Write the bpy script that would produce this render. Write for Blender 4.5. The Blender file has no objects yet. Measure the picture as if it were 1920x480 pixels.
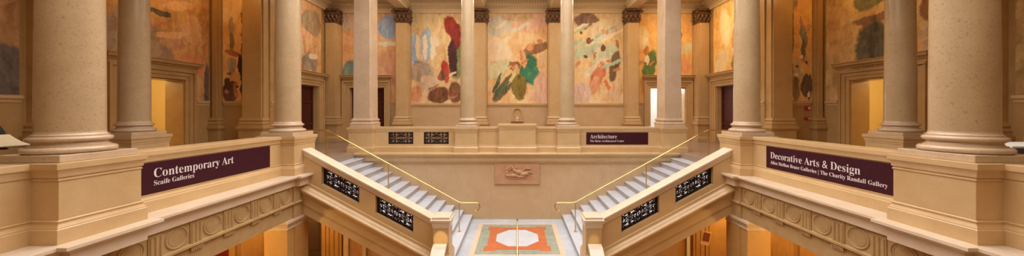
import bpy, bmesh, math, random
from mathutils import Vector, Matrix
random.seed(7)
R = math.radians
SC = bpy.context.scene
COL = SC.collection
PI = math.pi

# ------------------------------------------------------------------ materials
def lin(c):
    def f(v):
        v = v / 255.0
        return v / 12.92 if v <= .04045 else ((v + .055) / 1.055) ** 2.4
    return (f(c[0]), f(c[1]), f(c[2]), 1.0)

def new_mat(name):
    m = bpy.data.materials.new(name)
    m.use_nodes = True
    nt = m.node_tree
    b = nt.nodes['Principled BSDF']
    return m, nt, b

def N(nt, typ, **kw):
    n = nt.nodes.new(typ)
    for k, v in kw.items():
        if k.startswith('_'):
            setattr(n, k[1:], v)
        else:
            n.inputs[k].default_value = v
    return n

def mixc(nt, fac, a, b, blend='MIX'):
    n = nt.nodes.new('ShaderNodeMix')
    n.data_type = 'RGBA'
    n.blend_type = blend
    for sock, v in ((n.inputs[0], fac), (n.inputs[6], a), (n.inputs[7], b)):
        if isinstance(v, bpy.types.NodeSocket):
            nt.links.new(v, sock)
        else:
            sock.default_value = v
    return n.outputs[2]

def ramp(nt, src, p0, p1, c0=(0, 0, 0, 1), c1=(1, 1, 1, 1)):
    r = nt.nodes.new('ShaderNodeValToRGB')
    r.color_ramp.elements[0].position = p0
    r.color_ramp.elements[0].color = c0
    r.color_ramp.elements[1].position = p1
    r.color_ramp.elements[1].color = c1
    nt.links.new(src, r.inputs[0])
    return r.outputs[0]

def marble(name, base, light, dark, rough=.3, speck=.0, vein=.35, scale=1.6, coat=.0, speckcol=(120, 95, 70), joints=None):
    m, nt, b = new_mat(name)
    tc = nt.nodes.new('ShaderNodeTexCoord')
    n1 = N(nt, 'ShaderNodeTexNoise', Scale=scale, Detail=7.0, Roughness=.62, Distortion=.6)
    nt.links.new(tc.outputs['Object'], n1.inputs['Vector'])
    col = mixc(nt, ramp(nt, n1.outputs['Fac'], .32, .68), lin(dark), lin(light))
    col = mixc(nt, .5, lin(base), col)
    # thin veins
    n2 = N(nt, 'ShaderNodeTexNoise', Scale=scale * 1.7, Detail=5.0, Roughness=.6, Distortion=1.6)
    nt.links.new(tc.outputs['Object'], n2.inputs['Vector'])
    s = N(nt, 'ShaderNodeMath', _operation='SUBTRACT'); s.inputs[1].default_value = .5
    nt.links.new(n2.outputs['Fac'], s.inputs[0])
    a = N(nt, 'ShaderNodeMath', _operation='ABSOLUTE'); nt.links.new(s.outputs[0], a.inputs[0])
    v = ramp(nt, a.outputs[0], .0, .018, (vein, vein, vein, 1), (0, 0, 0, 1))
    col = mixc(nt, v, col, lin(dark))
    if speck:
        n3 = N(nt, 'ShaderNodeTexNoise', Scale=34.0, Detail=8.0, Roughness=.72, Distortion=.5)
        nt.links.new(tc.outputs['Object'], n3.inputs['Vector'])
        sp = ramp(nt, n3.outputs['Fac'], .55, .66, (0, 0, 0, 1), (speck, speck, speck, 1))
        col = mixc(nt, sp, col, lin(speckcol))
    n4 = N(nt, 'ShaderNodeTexNoise', Scale=85.0, Detail=3.0, Roughness=.6)
    nt.links.new(tc.outputs['Object'], n4.inputs['Vector'])
    col = mixc(nt, .22, col, ramp(nt, n4.outputs['Fac'], .3, .7, lin(dark), lin(light)))
    if joints:
        br = nt.nodes.new('ShaderNodeTexBrick')
        br.inputs['Color1'].default_value = (1, 1, 1, 1); br.inputs['Color2'].default_value = (.94, .94, .94, 1)
        br.inputs['Mortar'].default_value = (.78, .73, .68, 1)
        br.inputs['Scale'].default_value = 1.0
        br.inputs['Mortar Size'].default_value = .004
        br.inputs['Brick Width'].default_value = joints[0]
        br.inputs['Row Height'].default_value = joints[1]
        sx = nt.nodes.new('ShaderNodeSeparateXYZ'); nt.links.new(tc.outputs['Object'], sx.inputs[0])
        ad = N(nt, 'ShaderNodeMath', _operation='ADD')
        nt.links.new(sx.outputs[0], ad.inputs[0]); nt.links.new(sx.outputs[1], ad.inputs[1])
        cb = nt.nodes.new('ShaderNodeCombineXYZ')
        nt.links.new(ad.outputs[0], cb.inputs[0]); nt.links.new(sx.outputs[2], cb.inputs[1])
        if joints[2:] == ('floor',):
            nt.links.new(tc.outputs['Object'], br.inputs['Vector'])
        else:
            nt.links.new(cb.outputs[0], br.inputs['Vector'])
        col = mixc(nt, 1.0, col, br.outputs['Color'], 'MULTIPLY')
    nt.links.new(col, b.inputs['Base Color'])
    b.inputs['Roughness'].default_value = rough
    b.inputs['Specular IOR Level'].default_value = .45
    if coat:
        b.inputs['Coat Weight'].default_value = coat
        b.inputs['Coat Roughness'].default_value = .12
    return m

def plain(name, c, rough=.5, metal=0.0, emit=None, est=0.0, noise=.0):
    m, nt, b = new_mat(name)
    b.inputs['Roughness'].default_value = rough
    b.inputs['Metallic'].default_value = metal
    if noise:
        tc = nt.nodes.new('ShaderNodeTexCoord')
        n1 = N(nt, 'ShaderNodeTexNoise', Scale=9.0, Detail=6.0)
        nt.links.new(tc.outputs['Object'], n1.inputs['Vector'])
        k = 1 - noise
        l = lin(c)
        col = ramp(nt, n1.outputs['Fac'], .3, .7, (l[0] * k, l[1] * k, l[2] * k, 1), l)
        nt.links.new(col, b.inputs['Base Color'])
    else:
        b.inputs['Base Color'].default_value = lin(c)
    if emit:
        b.inputs['Emission Color'].default_value = lin(emit)
        b.inputs['Emission Strength'].default_value = est
    return m

M = {}
M['tan'] = marble('tan marble', (205, 172, 124), (216, 186, 142), (186, 148, 98), rough=.32, vein=.22, coat=.15)
M['tanwall'] = marble('tan marble wall', (206, 174, 134), (218, 190, 152), (190, 154, 112), rough=.36, vein=.2, joints=(2.3, 9.0))
M['aisle'] = marble('tan marble wall in aisle shade', (184, 146, 92), (198, 162, 110), (164, 124, 72), rough=.36, vein=.3, joints=(1.5, .92))  # wall marble with the dim aisle's shade put into its colour
M['ledge'] = marble('pale ledge marble', (222, 204, 180), (234, 220, 202), (206, 178, 146), rough=.22, vein=.2, coat=.3)
M['column'] = marble('speckled column marble', (190, 163, 126), (204, 181, 147), (166, 138, 100), rough=.24, speck=.6, vein=.18, scale=1.2, coat=.35, speckcol=(104, 78, 52))
M['colbase'] = marble('column base marble', (202, 176, 146), (216, 194, 168), (180, 150, 118), rough=.2, speck=.35, vein=.4, coat=.4)
M['frieze'] = marble('frieze stone', (184, 152, 104), (198, 168, 122), (160, 124, 78), rough=.55, vein=.1, scale=4)
M['white'] = marble('white stair marble', (208, 214, 222), (220, 225, 231), (180, 186, 198), rough=.22, vein=.25, coat=.2)
M['whitefloor'] = marble('white landing marble', (196, 204, 212), (211, 217, 223), (166, 173, 184), rough=.2, vein=.35, joints=(.9, .9, 'floor'))
M['tanshade'] = marble('tan marble in aisle shade', (184, 146, 92), (198, 162, 110), (164, 124, 72), rough=.32, vein=.25, coat=.1)  # same stone as the tan marble, darkened in colour for aisle shade
M['riser'] = marble('riser marble in step shade', (176, 164, 162), (192, 180, 176), (146, 134, 134), rough=.3, vein=.3)  # white stair marble, greyed in colour for the shade on the risers
M['floor'] = marble('pink grey floor marble', (160, 138, 122), (174, 152, 136), (138, 116, 102), rough=.25, vein=.3, joints=(.8, .8, 'floor'))
M['inlaytan'] = marble('inlay tan marble', (226, 200, 172), (236, 214, 190), (208, 176, 146), rough=.22, vein=.3)
M['inlaygreen'] = marble('inlay green marble', (158, 164, 146), (184, 190, 172), (120, 132, 116), rough=.22, vein=.5, scale=4)
M['inlayorange'] = marble('inlay orange marble', (196, 108, 66), (214, 128, 84), (176, 88, 52), rough=.22, vein=.3, scale=5)
M['relief'] = marble('relief stone', (196, 150, 112), (212, 168, 130), (168, 122, 88), rough=.6, vein=.1, scale=5)
M['sign'] = plain('maroon sign', (62, 18, 30), .7, noise=.12)
M['sign'].node_tree.nodes['Principled BSDF'].inputs['Specular IOR Level'].default_value = .2
M['ink'] = plain('sign lettering', (226, 214, 218), .6)
M['brass'] = plain('polished brass', (226, 194, 122), .22, 1.0)
M['iron'] = plain('dark wrought iron', (44, 32, 36), .5, .4, noise=.2)
M['bronze'] = plain('brown gilded capital', (132, 98, 72), .45, .25, noise=.45)
M['door'] = plain('dark red wood door', (84, 32, 26), .35, noise=.3)
M['ceil'] = plain('cream plaster', (232, 222, 200), .7, noise=.06)
M['beam'] = plain('ochre plaster beam', (222, 200, 162), .6, noise=.06)
M['cream'] = plain('cream gallery wall', (236, 212, 150), .8, noise=.04)
M['galwhite'] = plain('white gallery wall', (226, 224, 222), .8, noise=.04)
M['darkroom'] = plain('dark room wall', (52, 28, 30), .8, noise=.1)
M['lowfloor'] = plain('lower floor stone', (176, 140, 100), .4, noise=.15)
M['redpanel'] = plain('crimson panel', (122, 18, 22), .6, noise=.1)
M['amber'] = marble('amber lower wall', (200, 156, 92), (214, 172, 110), (176, 130, 70), rough=.5, vein=.15)
M['recess_brown'] = plain('shaded recess brown', (84, 62, 46), .5, noise=.25)  # shade of the recess put into the colour
M['black'] = plain('black cloth', (22, 20, 24), .85, noise=.3)
M['skin'] = plain('skin', (200, 150, 124), .55)
M['hair'] = plain('dark hair', (40, 28, 20), .6)
M['page'] = plain('paper pages', (206, 186, 150), .7, noise=.08)
M['cover'] = plain('dark maroon cover', (50, 20, 20), .5)
M['grey'] = plain('blue grey desk cloth', (98, 98, 108), .8, noise=.1)
M['paper'] = plain('white card', (232, 230, 226), .7)
M['red'] = plain('fire alarm red', (190, 30, 28), .4)
M['skyglass'] = plain('frosted skylight glass', (240, 240, 240), .6, emit=(255, 250, 240), est=1.5)
M['poster'] = plain('poster card', (240, 206, 160), .6)
M['posterink'] = plain('poster picture brown', (150, 88, 66), .6, noise=.4)

# coffered ceiling
def coffer_mat():
    m, nt, b = new_mat('coffered ceiling plaster')
    tc = nt.nodes.new('ShaderNodeTexCoord')
    v = N(nt, 'ShaderNodeTexVoronoi', Scale=7.0, Randomness=0.0)
    nt.links.new(tc.outputs['Object'], v.inputs['Vector'])
    c = ramp(nt, v.outputs['Distance'], .2, .45, lin((232, 222, 196)), lin((176, 156, 118)))
    nt.links.new(c, b.inputs['Base Color'])
    b.inputs['Roughness'].default_value = .7
    return m
M['coffer'] = coffer_mat()

def mural_mat(name, c0, c1, patches, w, h):
    """painterly clouds with soft generic colour patches; coordinates are metres on the panel (UV)"""
    m, nt, b = new_mat(name)
    uv = nt.nodes.new('ShaderNodeUVMap'); uv.uv_map = 'panel'
    n1 = N(nt, 'ShaderNodeTexNoise', Scale=1.6, Detail=4.0, Roughness=.6)
    nt.links.new(uv.outputs[0], n1.inputs['Vector'])
    sub = nt.nodes.new('ShaderNodeVectorMath'); sub.operation = 'SUBTRACT'; sub.inputs[1].default_value = (.5, .5, .5)
    nt.links.new(n1.outputs['Color'], sub.inputs[0])
    sc = nt.nodes.new('ShaderNodeVectorMath'); sc.operation = 'SCALE'; sc.inputs['Scale'].default_value = .42
    nt.links.new(sub.outputs[0], sc.inputs[0])
    ad = nt.nodes.new('ShaderNodeVectorMath'); ad.operation = 'ADD'
    nt.links.new(uv.outputs[0], ad.inputs[0]); nt.links.new(sc.outputs[0], ad.inputs[1])
    nf = N(nt, 'ShaderNodeTexNoise', Scale=7.0, Detail=3.0, Roughness=.6)
    nt.links.new(uv.outputs[0], nf.inputs['Vector'])
    s2 = nt.nodes.new('ShaderNodeVectorMath'); s2.operation = 'SUBTRACT'; s2.inputs[1].default_value = (.5, .5, .5)
    nt.links.new(nf.outputs['Color'], s2.inputs[0])
    s3 = nt.nodes.new('ShaderNodeVectorMath'); s3.operation = 'SCALE'; s3.inputs['Scale'].default_value = .09
    nt.links.new(s2.outputs[0], s3.inputs[0])
    ad2 = nt.nodes.new('ShaderNodeVectorMath'); ad2.operation = 'ADD'
    nt.links.new(ad.outputs[0], ad2.inputs[0]); nt.links.new(s3.outputs[0], ad2.inputs[1]); ad = ad2
    n2 = N(nt, 'ShaderNodeTexNoise', Scale=.9, Detail=6.0, Roughness=.6, Distortion=1.4)
    nt.links.new(ad.outputs[0], n2.inputs['Vector'])
    wm = lambda c: (c[0], c[1] * .96, c[2] * .84)
    col = ramp(nt, n2.outputs['Fac'], .36, .64, lin(wm(c0)), lin(wm(c1)))
    for (cx, cy, rx, ry, rot, c) in patches:
        mp = nt.nodes.new('ShaderNodeMapping'); mp.vector_type = 'TEXTURE'
        mp.inputs['Location'].default_value = (cx * w, cy * h, 0)
        mp.inputs['Rotation'].default_value = (0, 0, R(rot))
        mp.inputs['Scale'].default_value = (rx * w, ry * h, 1)
        nt.links.new(ad.outputs[0], mp.inputs['Vector'])
        sz = nt.nodes.new('ShaderNodeVectorMath'); sz.operation = 'MULTIPLY'; sz.inputs[1].default_value = (1, 1, 0)
        nt.links.new(mp.outputs[0], sz.inputs[0])
        ln = nt.nodes.new('ShaderNodeVectorMath'); ln.operation = 'LENGTH'
        nt.links.new(sz.outputs[0], ln.inputs[0])
        mr = nt.nodes.new('ShaderNodeMapRange'); mr.inputs['From Min'].default_value = 1.12; mr.inputs['From Max'].default_value = .86
        mr.interpolation_type = 'SMOOTHSTEP'
        nt.links.new(ln.outputs['Value'], mr.inputs['Value'])
        col = mixc(nt, mr.outputs[0], col, lin(c))
    # brush strokes
    for rot_, sca_, amt in ((35, (4.0, 1.2, 1), .5), (-50, (8.0, 2.6, 1), .45)):
        mp = nt.nodes.new('ShaderNodeMapping'); mp.inputs['Rotation'].default_value = (0, 0, R(rot_)); mp.inputs['Scale'].default_value = sca_
        nt.links.new(ad.outputs[0], mp.inputs['Vector'])
        vo = N(nt, 'ShaderNodeTexVoronoi', Scale=1.0); vo.feature = 'SMOOTH_F1'; vo.inputs['Smoothness'].default_value = .35
        nt.links.new(mp.outputs[0], vo.inputs['Vector'])
        hs = N(nt, 'ShaderNodeHueSaturation', Saturation=.16)
        nt.links.new(vo.outputs['Color'], hs.inputs['Color'])
        col = mixc(nt, amt, col, hs.outputs[0], 'SOFT_LIGHT')
    n3 = N(nt, 'ShaderNodeTexNoise', Scale=5.0, Detail=8.0, Roughness=.7, Distortion=1.5)
    nt.links.new(ad.outputs[0], n3.inputs['Vector'])
    col = mixc(nt, .38, col, ramp(nt, n3.outputs['Fac'], .3, .7, (.35, .3, .26, 1), (1, 1, 1, 1)), 'SOFT_LIGHT')
    nt.links.new(col, b.inputs['Base Color'])
    b.inputs['Roughness'].default_value = .75
    return m

# ------------------------------------------------------------------ mesh builder
def ident(p):
    return p

class MB:
    def __init__(self, tf=None):
        self.v = []; self.f = []; self.tf = tf or ident
    def add(self, vs, fs):
        o = len(self.v)
        self.v += [tuple(self.tf(p)) for p in vs]
        self.f += [[i + o for i in f] for f in fs]
        return self
    def box(self, x0, x1, y0, y1, z0, z1):
        vs = [(x0, y0, z0), (x1, y0, z0), (x1, y1, z0), (x0, y1, z0), (x0, y0, z1), (x1, y0, z1), (x1, y1, z1), (x0, y1, z1)]
        return self.add(vs, [(0, 3, 2, 1), (4, 5, 6, 7), (0, 1, 5, 4), (1, 2, 6, 5), (2, 3, 7, 6), (3, 0, 4, 7)])
    def rings(self, x0, x1, y0, y1, prof, off=(1, 1, 1, 1)):
        """stacked rectangles; prof = [(offset, z)...], off masks the sides (x0,x1,y0,y1) that move outwards"""
        vs = []; fs = []
        for o, z in prof:
            a, b_, c, d = x0 - o * off[0], x1 + o * off[1], y0 - o * off[2], y1 + o * off[3]
            vs += [(a, c, z), (b_, c, z), (b_, d, z), (a, d, z)]
        n = len(prof)
        for k in range(n - 1):
            for i in range(4):
                j = (i + 1) % 4
                fs.append((k * 4 + i, k * 4 + j, k * 4 + 4 + j, k * 4 + 4 + i))
        fs.append((3, 2, 1, 0)); fs.append(tuple((n - 1) * 4 + i for i in range(4)))
        return self.add(vs, fs)
    def lathe(self, cx, cy, prof, n=48):
        vs = []; fs = []
        for r, z in prof:
            for i in range(n):
                a = 2 * PI * i / n
                vs.append((cx + r * math.cos(a), cy + r * math.sin(a), z))
        m = len(prof)
        for k in range(m - 1):
            for i in range(n):
                j = (i + 1) % n
                fs.append((k * n + i, k * n + j, (k + 1) * n + j, (k + 1) * n + i))
        fs.append(tuple(range(n - 1, -1, -1))); fs.append(tuple((m - 1) * n + i for i in range(n)))
        return self.add(vs, fs)
    def extr(self, prof, pa, pb):
        """closed profile list mapped by functions pa and pb into two end caps"""
        n = len(prof)
        vs = [pa(p) for p in prof] + [pb(p) for p in prof]
        fs = [(i, (i + 1) % n, n + (i + 1) % n, n + i) for i in range(n)]
        fs.append(tuple(range(n - 1, -1, -1))); fs.append(tuple(range(n, 2 * n)))
        return self.add(vs, fs)
    def tube(self, pts, r, n=10, close=False):
        pts = [Vector(p) for p in pts]
        vs = []; fs = []
        m = len(pts)
        up0 = None
        for i, p in enumerate(pts):
            if close:
                t = (pts[(i + 1) % m] - pts[i - 1]).normalized()
            else:
                t = (pts[min(i + 1, m - 1)] - pts[max(i - 1, 0)]).normalized()
            if up0 is None:
                up0 = Vector((0, 0, 1)) if abs(t.z) < .9 else Vector((0, 1, 0))
            a = t.cross(up0)
            if a.length < 1e-4:
                a = t.cross(Vector((1, 0, 0)))
            a.normalize(); b_ = a.cross(t).normalized(); up0 = b_
            rr = r[i] if isinstance(r, (list, tuple)) else r
            for k in range(n):
                an = 2 * PI * k / n
                vs.append(p + a * math.cos(an) * rr + b_ * math.sin(an) * rr)
        mm = m if close else m - 1
        for i in range(mm):
            i2 = (i + 1) % m
            for k in range(n):
                k2 = (k + 1) % n
                fs.append((i * n + k, i * n + k2, i2 * n + k2, i2 * n + k))
        if not close:
            fs.append(tuple(range(n - 1, -1, -1))); fs.append(tuple((m - 1) * n + k for k in range(n)))
        return self.add(vs, fs)
    def ball(self, c, r, n=14, m=9, rot=None):
        vs = []; fs = []
        rt = rot or Matrix.Identity(3)
        for j in range(m + 1):
            th = PI * j / m
            for i in range(n):
                a = 2 * PI * i / n
                p = rt @ Vector((r[0] * math.sin(th) * math.cos(a), r[1] * math.sin(th) * math.sin(a), r[2] * math.cos(th)))
                vs.append((c[0] + p.x, c[1] + p.y, c[2] + p.z))
        for j in range(m):
            for i in range(n):
                k = (i + 1) % n
                fs.append((j * n + i, j * n + k, (j + 1) * n + k, (j + 1) * n + i))
        return self.add(vs, fs)
    def build(self, name, mat, parent=None, smooth=False, bevel=0, origin=None, recalc=True, seg=2):
        o0 = origin
        if parent is not None:
            o0 = ORG[parent.name]
        elif o0 is None:
            xs = [p[0] for p in self.v]; ys = [p[1] for p in self.v]; zs = [p[2] for p in self.v]
            o0 = ((min(xs) + max(xs)) / 2, (min(ys) + max(ys)) / 2, min(zs))
        me = bpy.data.meshes.new(name)
        me.from_pydata([(p[0] - o0[0], p[1] - o0[1], p[2] - o0[2]) for p in self.v], [], self.f)
        if recalc:
            bm = bmesh.new(); bm.from_mesh(me)
            bmesh.ops.remove_doubles(bm, verts=bm.verts, dist=1e-6)
            bmesh.ops.recalc_face_normals(bm, faces=bm.faces)
            bm.to_mesh(me); bm.free()
        me.materials.append(mat)
        o = bpy.data.objects.new(name, me)
        COL.objects.link(o)
        if parent is not None:
            o.parent = parent
        else:
            o.location = o0
        ORG[o.name] = o0
        if smooth:
            me.polygons.foreach_set('use_smooth', [True] * len(me.polygons))
            try:
                me.set_sharp_from_angle(angle=R(38))
            except Exception:
                pass
        if bevel:
            bv = o.modifiers.new('bevel', 'BEVEL'); bv.width = bevel; bv.segments = seg; bv.limit_method = 'ANGLE'; bv.angle_limit = R(28)
            bv.harden_normals = False
        return o

ORG = {}
def thing(name, loc, label, cat, group=None):
    o = bpy.data.objects.new(name, None); COL.objects.link(o)
    o.location = loc; ORG[o.name] = tuple(loc)
    o.empty_display_size = .2
    tag(o, label, cat, group)
    return o
def tag(o, label=None, cat=None, group=None, kind=None):
    if label: o['label'] = label
    if cat: o['category'] = cat
    if group: o['group'] = group
    if kind: o['kind'] = kind
    return o
def struct(mb, name, mat, **kw):
    o = mb.build(name, mat, **kw)
    if 'parent' not in kw or kw['parent'] is None:
        o['kind'] = 'structure'
    return o
def sroot(name, loc):
    o = bpy.data.objects.new(name, None); COL.objects.link(o)
    o.location = loc; ORG[o.name] = tuple(loc); o['kind'] = 'structure'
    return o
def copy_tree(root, loc, label=None, group=None):
    r = root.copy(); COL.objects.link(r); r.location = loc
    if label: r['label'] = label
    if group: r['group'] = group
    for ch in list(root.children):
        c = ch.copy(); COL.objects.link(c); c.parent = r
        for g in ch.children:
            d = g.copy(); COL.objects.link(d); d.parent = c
    return r
def mir(s):
    return (lambda p: (p[0] * s, p[1], p[2]))
SIDE = {-1: 'left', 1: 'right'}

# wall frames: local (a along the wall, left to right as seen; o out of the wall; z up)
def frame(ox, oy, ax, ay, nx, ny):
    return lambda p: (ox + p[0] * ax + p[1] * nx, oy + p[0] * ay + p[1] * ny, p[2])

# ------------------------------------------------------------------ dimensions
XR = 5.82      # gallery rail face
XP = 5.50      # pedestal face
XC = 5.95      # column row
YW = 12.44     # landing back wall
YB = 17.3      # back wall
XW = 12.2      # aisle outer wall
XH = 9.95      # back hall side wall
YF = 13.1      # wall at the end of each aisle
ZC = 7.25
ZL = -2.55     # landing
ZD = -5.4      # lower floor
RIS, TRD, X1 = 2.55 / 14, .34, 1.73
XT = X1 + 13 * TRD

# ------------------------------------------------------------------ setting
mb = MB()
for s in (-1, 1):
    t = MB(mir(s))
    t.box(XT, XW + .7, -3, YF, -.3, 0)
    t.box(XT, XH + .6, YF, YB + .7, -.3, 0)
    mb.v += t.v if False else []
    o = len(mb.v); mb.v += t.v; mb.f += [[i + o for i in f] for f in t.f]
mb.box(-XT, XT, 12.96, YB + .7, -.3, 0)
mb.box(-5.6, 5.6, -3, -1.0, -.3, 0)
struct(mb, 'floor', M['floor'])
struct(MB().box(-13, 13, -3, 18, ZD - .2, ZD), 'floor_lower_hall', M['lowfloor'])

# landing with inlaid medallion
CY = 10.62
fl = struct(MB().box(-X1, X1, 8.8, YW, ZL - .25, ZL), 'floor_landing', M['whitefloor'])
def frame_sq(m, h1, h0, z0, z1):
    m.box(-h1, h1, CY - h1, CY - h0, z0, z1); m.box(-h1, h1, CY + h0, CY + h1, z0, z1)
    m.box(-h1, -h0, CY - h0, CY + h0, z0, z1); m.box(h0, h1, CY - h0, CY + h0, z0, z1)
b_ = MB(); frame_sq(b_, 1.40, 1.25, ZL, ZL + .003); b_.build('tan_border', M['inlaytan'], fl)
g_ = MB().box(-1.25, 1.25, CY - 1.22, CY + 1.22, ZL, ZL + .003); g_.build('green_border', M['inlaygreen'], fl)
o_ = MB().box(-.93, .93, CY - .93, CY + .93, ZL + .003, ZL + .005)
for sx in (-1, 1):
    for sy in (-1, 1):
        o_.box(*sorted((sx * .66, sx * 1.01)), *sorted((CY + sy * .66, CY + sy * 1.01)), ZL + .003, ZL + .0055)
o_.build('orange_border', M['inlayorange'], fl)
oct_ = [(.285, .68), (.68, .285), (.68, -.285), (.285, -.68), (-.285, -.68), (-.68, -.285), (-.68, .285), (-.285, .68)]
MB().extr(oct_, lambda p: (p[0], CY + p[1], ZL + .005), lambda p: (p[0], CY + p[1], ZL + .0075)).build('octagon', M['white'], fl)

# walls ------------------------------------------------------------
def wall_open(tf, a0, a1, z0, z1, th, holes, name, mat):
    m = MB(tf)
    cur = a0
    for (h0, h1, zt) in sorted(holes):
        m.box(cur, h0, -th, 0, z0, z1)
        m.box(h0, h1, -th, 0, zt, z1)
        cur = h1
    m.box(cur, a1, -th, 0, z0, z1)
    return struct(m, name, mat)

FR = {}
FR['left'] = frame(-XW, 0, 0, 1, 1, 0)         # a = Y, out = +X
FR['right'] = frame(XW, 0, 0, 1, -1, 0)        # a = Y
FR['hall_left'] = frame(-XH, 0, 0, 1, 1, 0)
FR['hall_right'] = frame(XH, 0, 0, 1, -1, 0)
FR['end_left'] = frame(0, YF, 1, 0, 0, -1)     # a = X
FR['end_right'] = frame(0, YF, 1, 0, 0, -1)
FR['back'] = frame(0, YB, 1, 0, 0, -1)
DSIDE = (9.96, 11.9, 2.72)
DHALL = (14.1, 16.25, 2.82)
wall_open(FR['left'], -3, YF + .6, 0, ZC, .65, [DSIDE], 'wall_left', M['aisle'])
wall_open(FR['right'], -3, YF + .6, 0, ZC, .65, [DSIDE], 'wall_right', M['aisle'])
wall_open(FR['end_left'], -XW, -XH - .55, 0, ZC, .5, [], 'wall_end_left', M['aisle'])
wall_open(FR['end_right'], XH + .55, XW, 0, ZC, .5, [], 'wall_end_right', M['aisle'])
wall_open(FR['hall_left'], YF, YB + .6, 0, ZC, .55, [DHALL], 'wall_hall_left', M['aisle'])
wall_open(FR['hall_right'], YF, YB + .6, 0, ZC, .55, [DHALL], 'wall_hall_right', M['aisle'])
wall_open(FR['back'], -XH, XH, 0, ZC, .6, [(-8.93, -7.06, 2.83), (7.06, 8.93, 2.83)], 'wall_back', M['tanwall'])
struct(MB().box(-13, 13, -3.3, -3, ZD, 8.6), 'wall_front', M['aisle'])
struct(MB().box(-XT, XT, YW, YW + .3, ZD, -.41), 'wall_landing', M['tanwall'])

# rooms seen through the open doorways
for s in (-1, 1):
    m = MB(mir(s))
    m.box(XW + 3.6, XW + 3.7, 7.5, 14.0, 0, 3.6)
    m.box(XW + .66, XW + 3.6, 13.9, 14.0, 0, 3.6); m.box(XW + .66, XW + 3.6, 7.5, 7.6, 0, 3.6)
    m.box(XW + .66, XW + 3.7, 7.5, 14.0, 3.6, 3.7); m.box(XW + .7, XW + 3.7, 7.5, 14.0, -.1, 0)
    struct(m, 'wall_gallery_' + SIDE[s], M['cream'])
    m = MB(mir(s))
    m.box(6.0, 10.2, 21.4, 21.5, 0, 3.6); m.box(5.9, 6.0, YB + .62, 21.5, 0, 3.6); m.box(10.2, 10.3, YB + .62, 21.5, 0, 3.6)
    m.box(5.9, 10.3, YB + .62, 21.5, 3.6, 3.7); m.box(5.9, 10.3, YB + .7, 21.5, -.1, 0)
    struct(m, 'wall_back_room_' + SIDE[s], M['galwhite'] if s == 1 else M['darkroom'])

# things in the bright back room at right (seen through the doorway)
pr = thing('framed_picture', (8.05, 21.4, 1.2), 'dark framed picture on the white wall beyond the far right doorway', 'picture')
MB().box(7.65, 8.45, 21.34, 21.4, 1.3, 2.1).build('frame', M['iron'], pr, bevel=.01)
MB().box(7.72, 8.38, 21.325, 21.34, 1.37, 2.03).build('canvas', M['posterink'], pr)
bn = thing('bench', (8.0, 20.2, 0), 'dark red upholstered bench beyond the far right doorway', 'bench')
MB().rings(7.3, 8.9, 19.9, 20.5, [(0, .35), (.02, .37), (.02, .5), (0, .52)]).build('seat', M['redpanel'], bn, bevel=.02)
for a in (7.4, 8.7):
    for c in (19.97, 20.37):
        MB().box(a, a + .07, c, c + .07, 0, .35).build('leg', M['iron'], bn, bevel=.005)

# ceilings -----------------------------------------------------------
m = MB()
for s in (-1, 1):
    t = MB(mir(s)); t.box(6.35, XW + .1, -3, YF, ZC, ZC + .15)
    o = len(m.v); m.v += t.v; m.f += [[i + o for i in f] for f in t.f]
m.box(-XH, XH, YF - .0, YB, ZC, ZC + .15)
struct(m, 'ceiling', M['coffer'])
# upper drum around the skylight
m = MB()
m.box(-6.35, -6.15, -3, 13.1, ZC + .15, 8.6); m.box(6.15, 6.35, -3, 13.1, ZC + .15, 8.6)
m.box(-6.15, 6.15, 12.9, 13.1, ZC + .15, 8.6)
struct(m, 'wall_skylight', M['ceil'])
sk = struct(MB().box(-6.15, 6.15, -3, 12.9, 8.6, 8.65), 'window_skylight', M['skyglass'])
m = MB()
for k in range(-4, 5):
    m.box(k * 1.35 - .03, k * 1.35 + .03, -3, 12.9, 8.53, 8.6)
for k in range(0, 12):
    m.box(-6.15, 6.15, -3 + k * 1.42 - .03, -3 + k * 1.42 + .03, 8.53, 8.6)
m.build('window_frame', M['ceil'], sk)
# beams over the columns
BP = [(0, 6.86), (0, 6.98), (.03, 6.985), (.03, 7.12), (.06, 7.13), (.10, 7.2), (.10, ZC + .2)]
beams = MB()
for s in (-1, 1):
    t = MB(mir(s))
    t.rings(5.68, 6.22, -3, 13.1, BP)
    t.rings(1.70, 2.22, 13.12, 16.9, BP)
    t.rings(5.68, 6.22, 13.12, 16.9, BP)
    t.rings(6.3, XW, 8.2, 8.74, BP)
    t.rings(6.3, XH, 12.85, 13.1, BP)
    o = len(beams.v); beams.v += t.v; beams.f += [[i + o for i in f] for f in t.f]
beams.rings(-6.22, 6.22, 12.6, 13.1, BP)
struct(beams, 'ceiling_beams', M['beam'], bevel=.006)
# cornices on the walls
def cornice(tf, a0, a1, name):
    prof = [(0, 6.76), (.12, 6.76), (.12, 6.88), (.15, 6.885), (.15, 6.97), (.20, 6.98), (.20, 7.06), (.26, 7.07), (.34, 7.14), (.36, 7.16), (.36, 7.25), (0, 7.25)]
    m = MB(tf).extr(prof, lambda p: (a0, p[0], p[1]), lambda p: (a1, p[0], p[1]))
    r = struct(m, name, M['beam'])
    d = MB(tf)
    n = int((a1 - a0) / .14)
    for k in range(n):
        a = a0 + (k + .25) * .14
        d.box(a, a + .07, .2, .25, 6.99, 7.055)
    d.build('dentils', M['beam'], r)
cornice(FR['back'], -XH, XH, 'trim_1')
cornice(FR['hall_left'], YF, YB, 'trim_2')
cornice(FR['hall_right'], YF, YB, 'trim_3')
cornice(FR['end_left'], -XW, -XH, 'trim_4')
cornice(FR['end_right'], XH, XW, 'trim_5')
cornice(FR['left'], -3, YF, 'trim_6')
cornice(FR['right'], -3, YF, 'trim_7')

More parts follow.
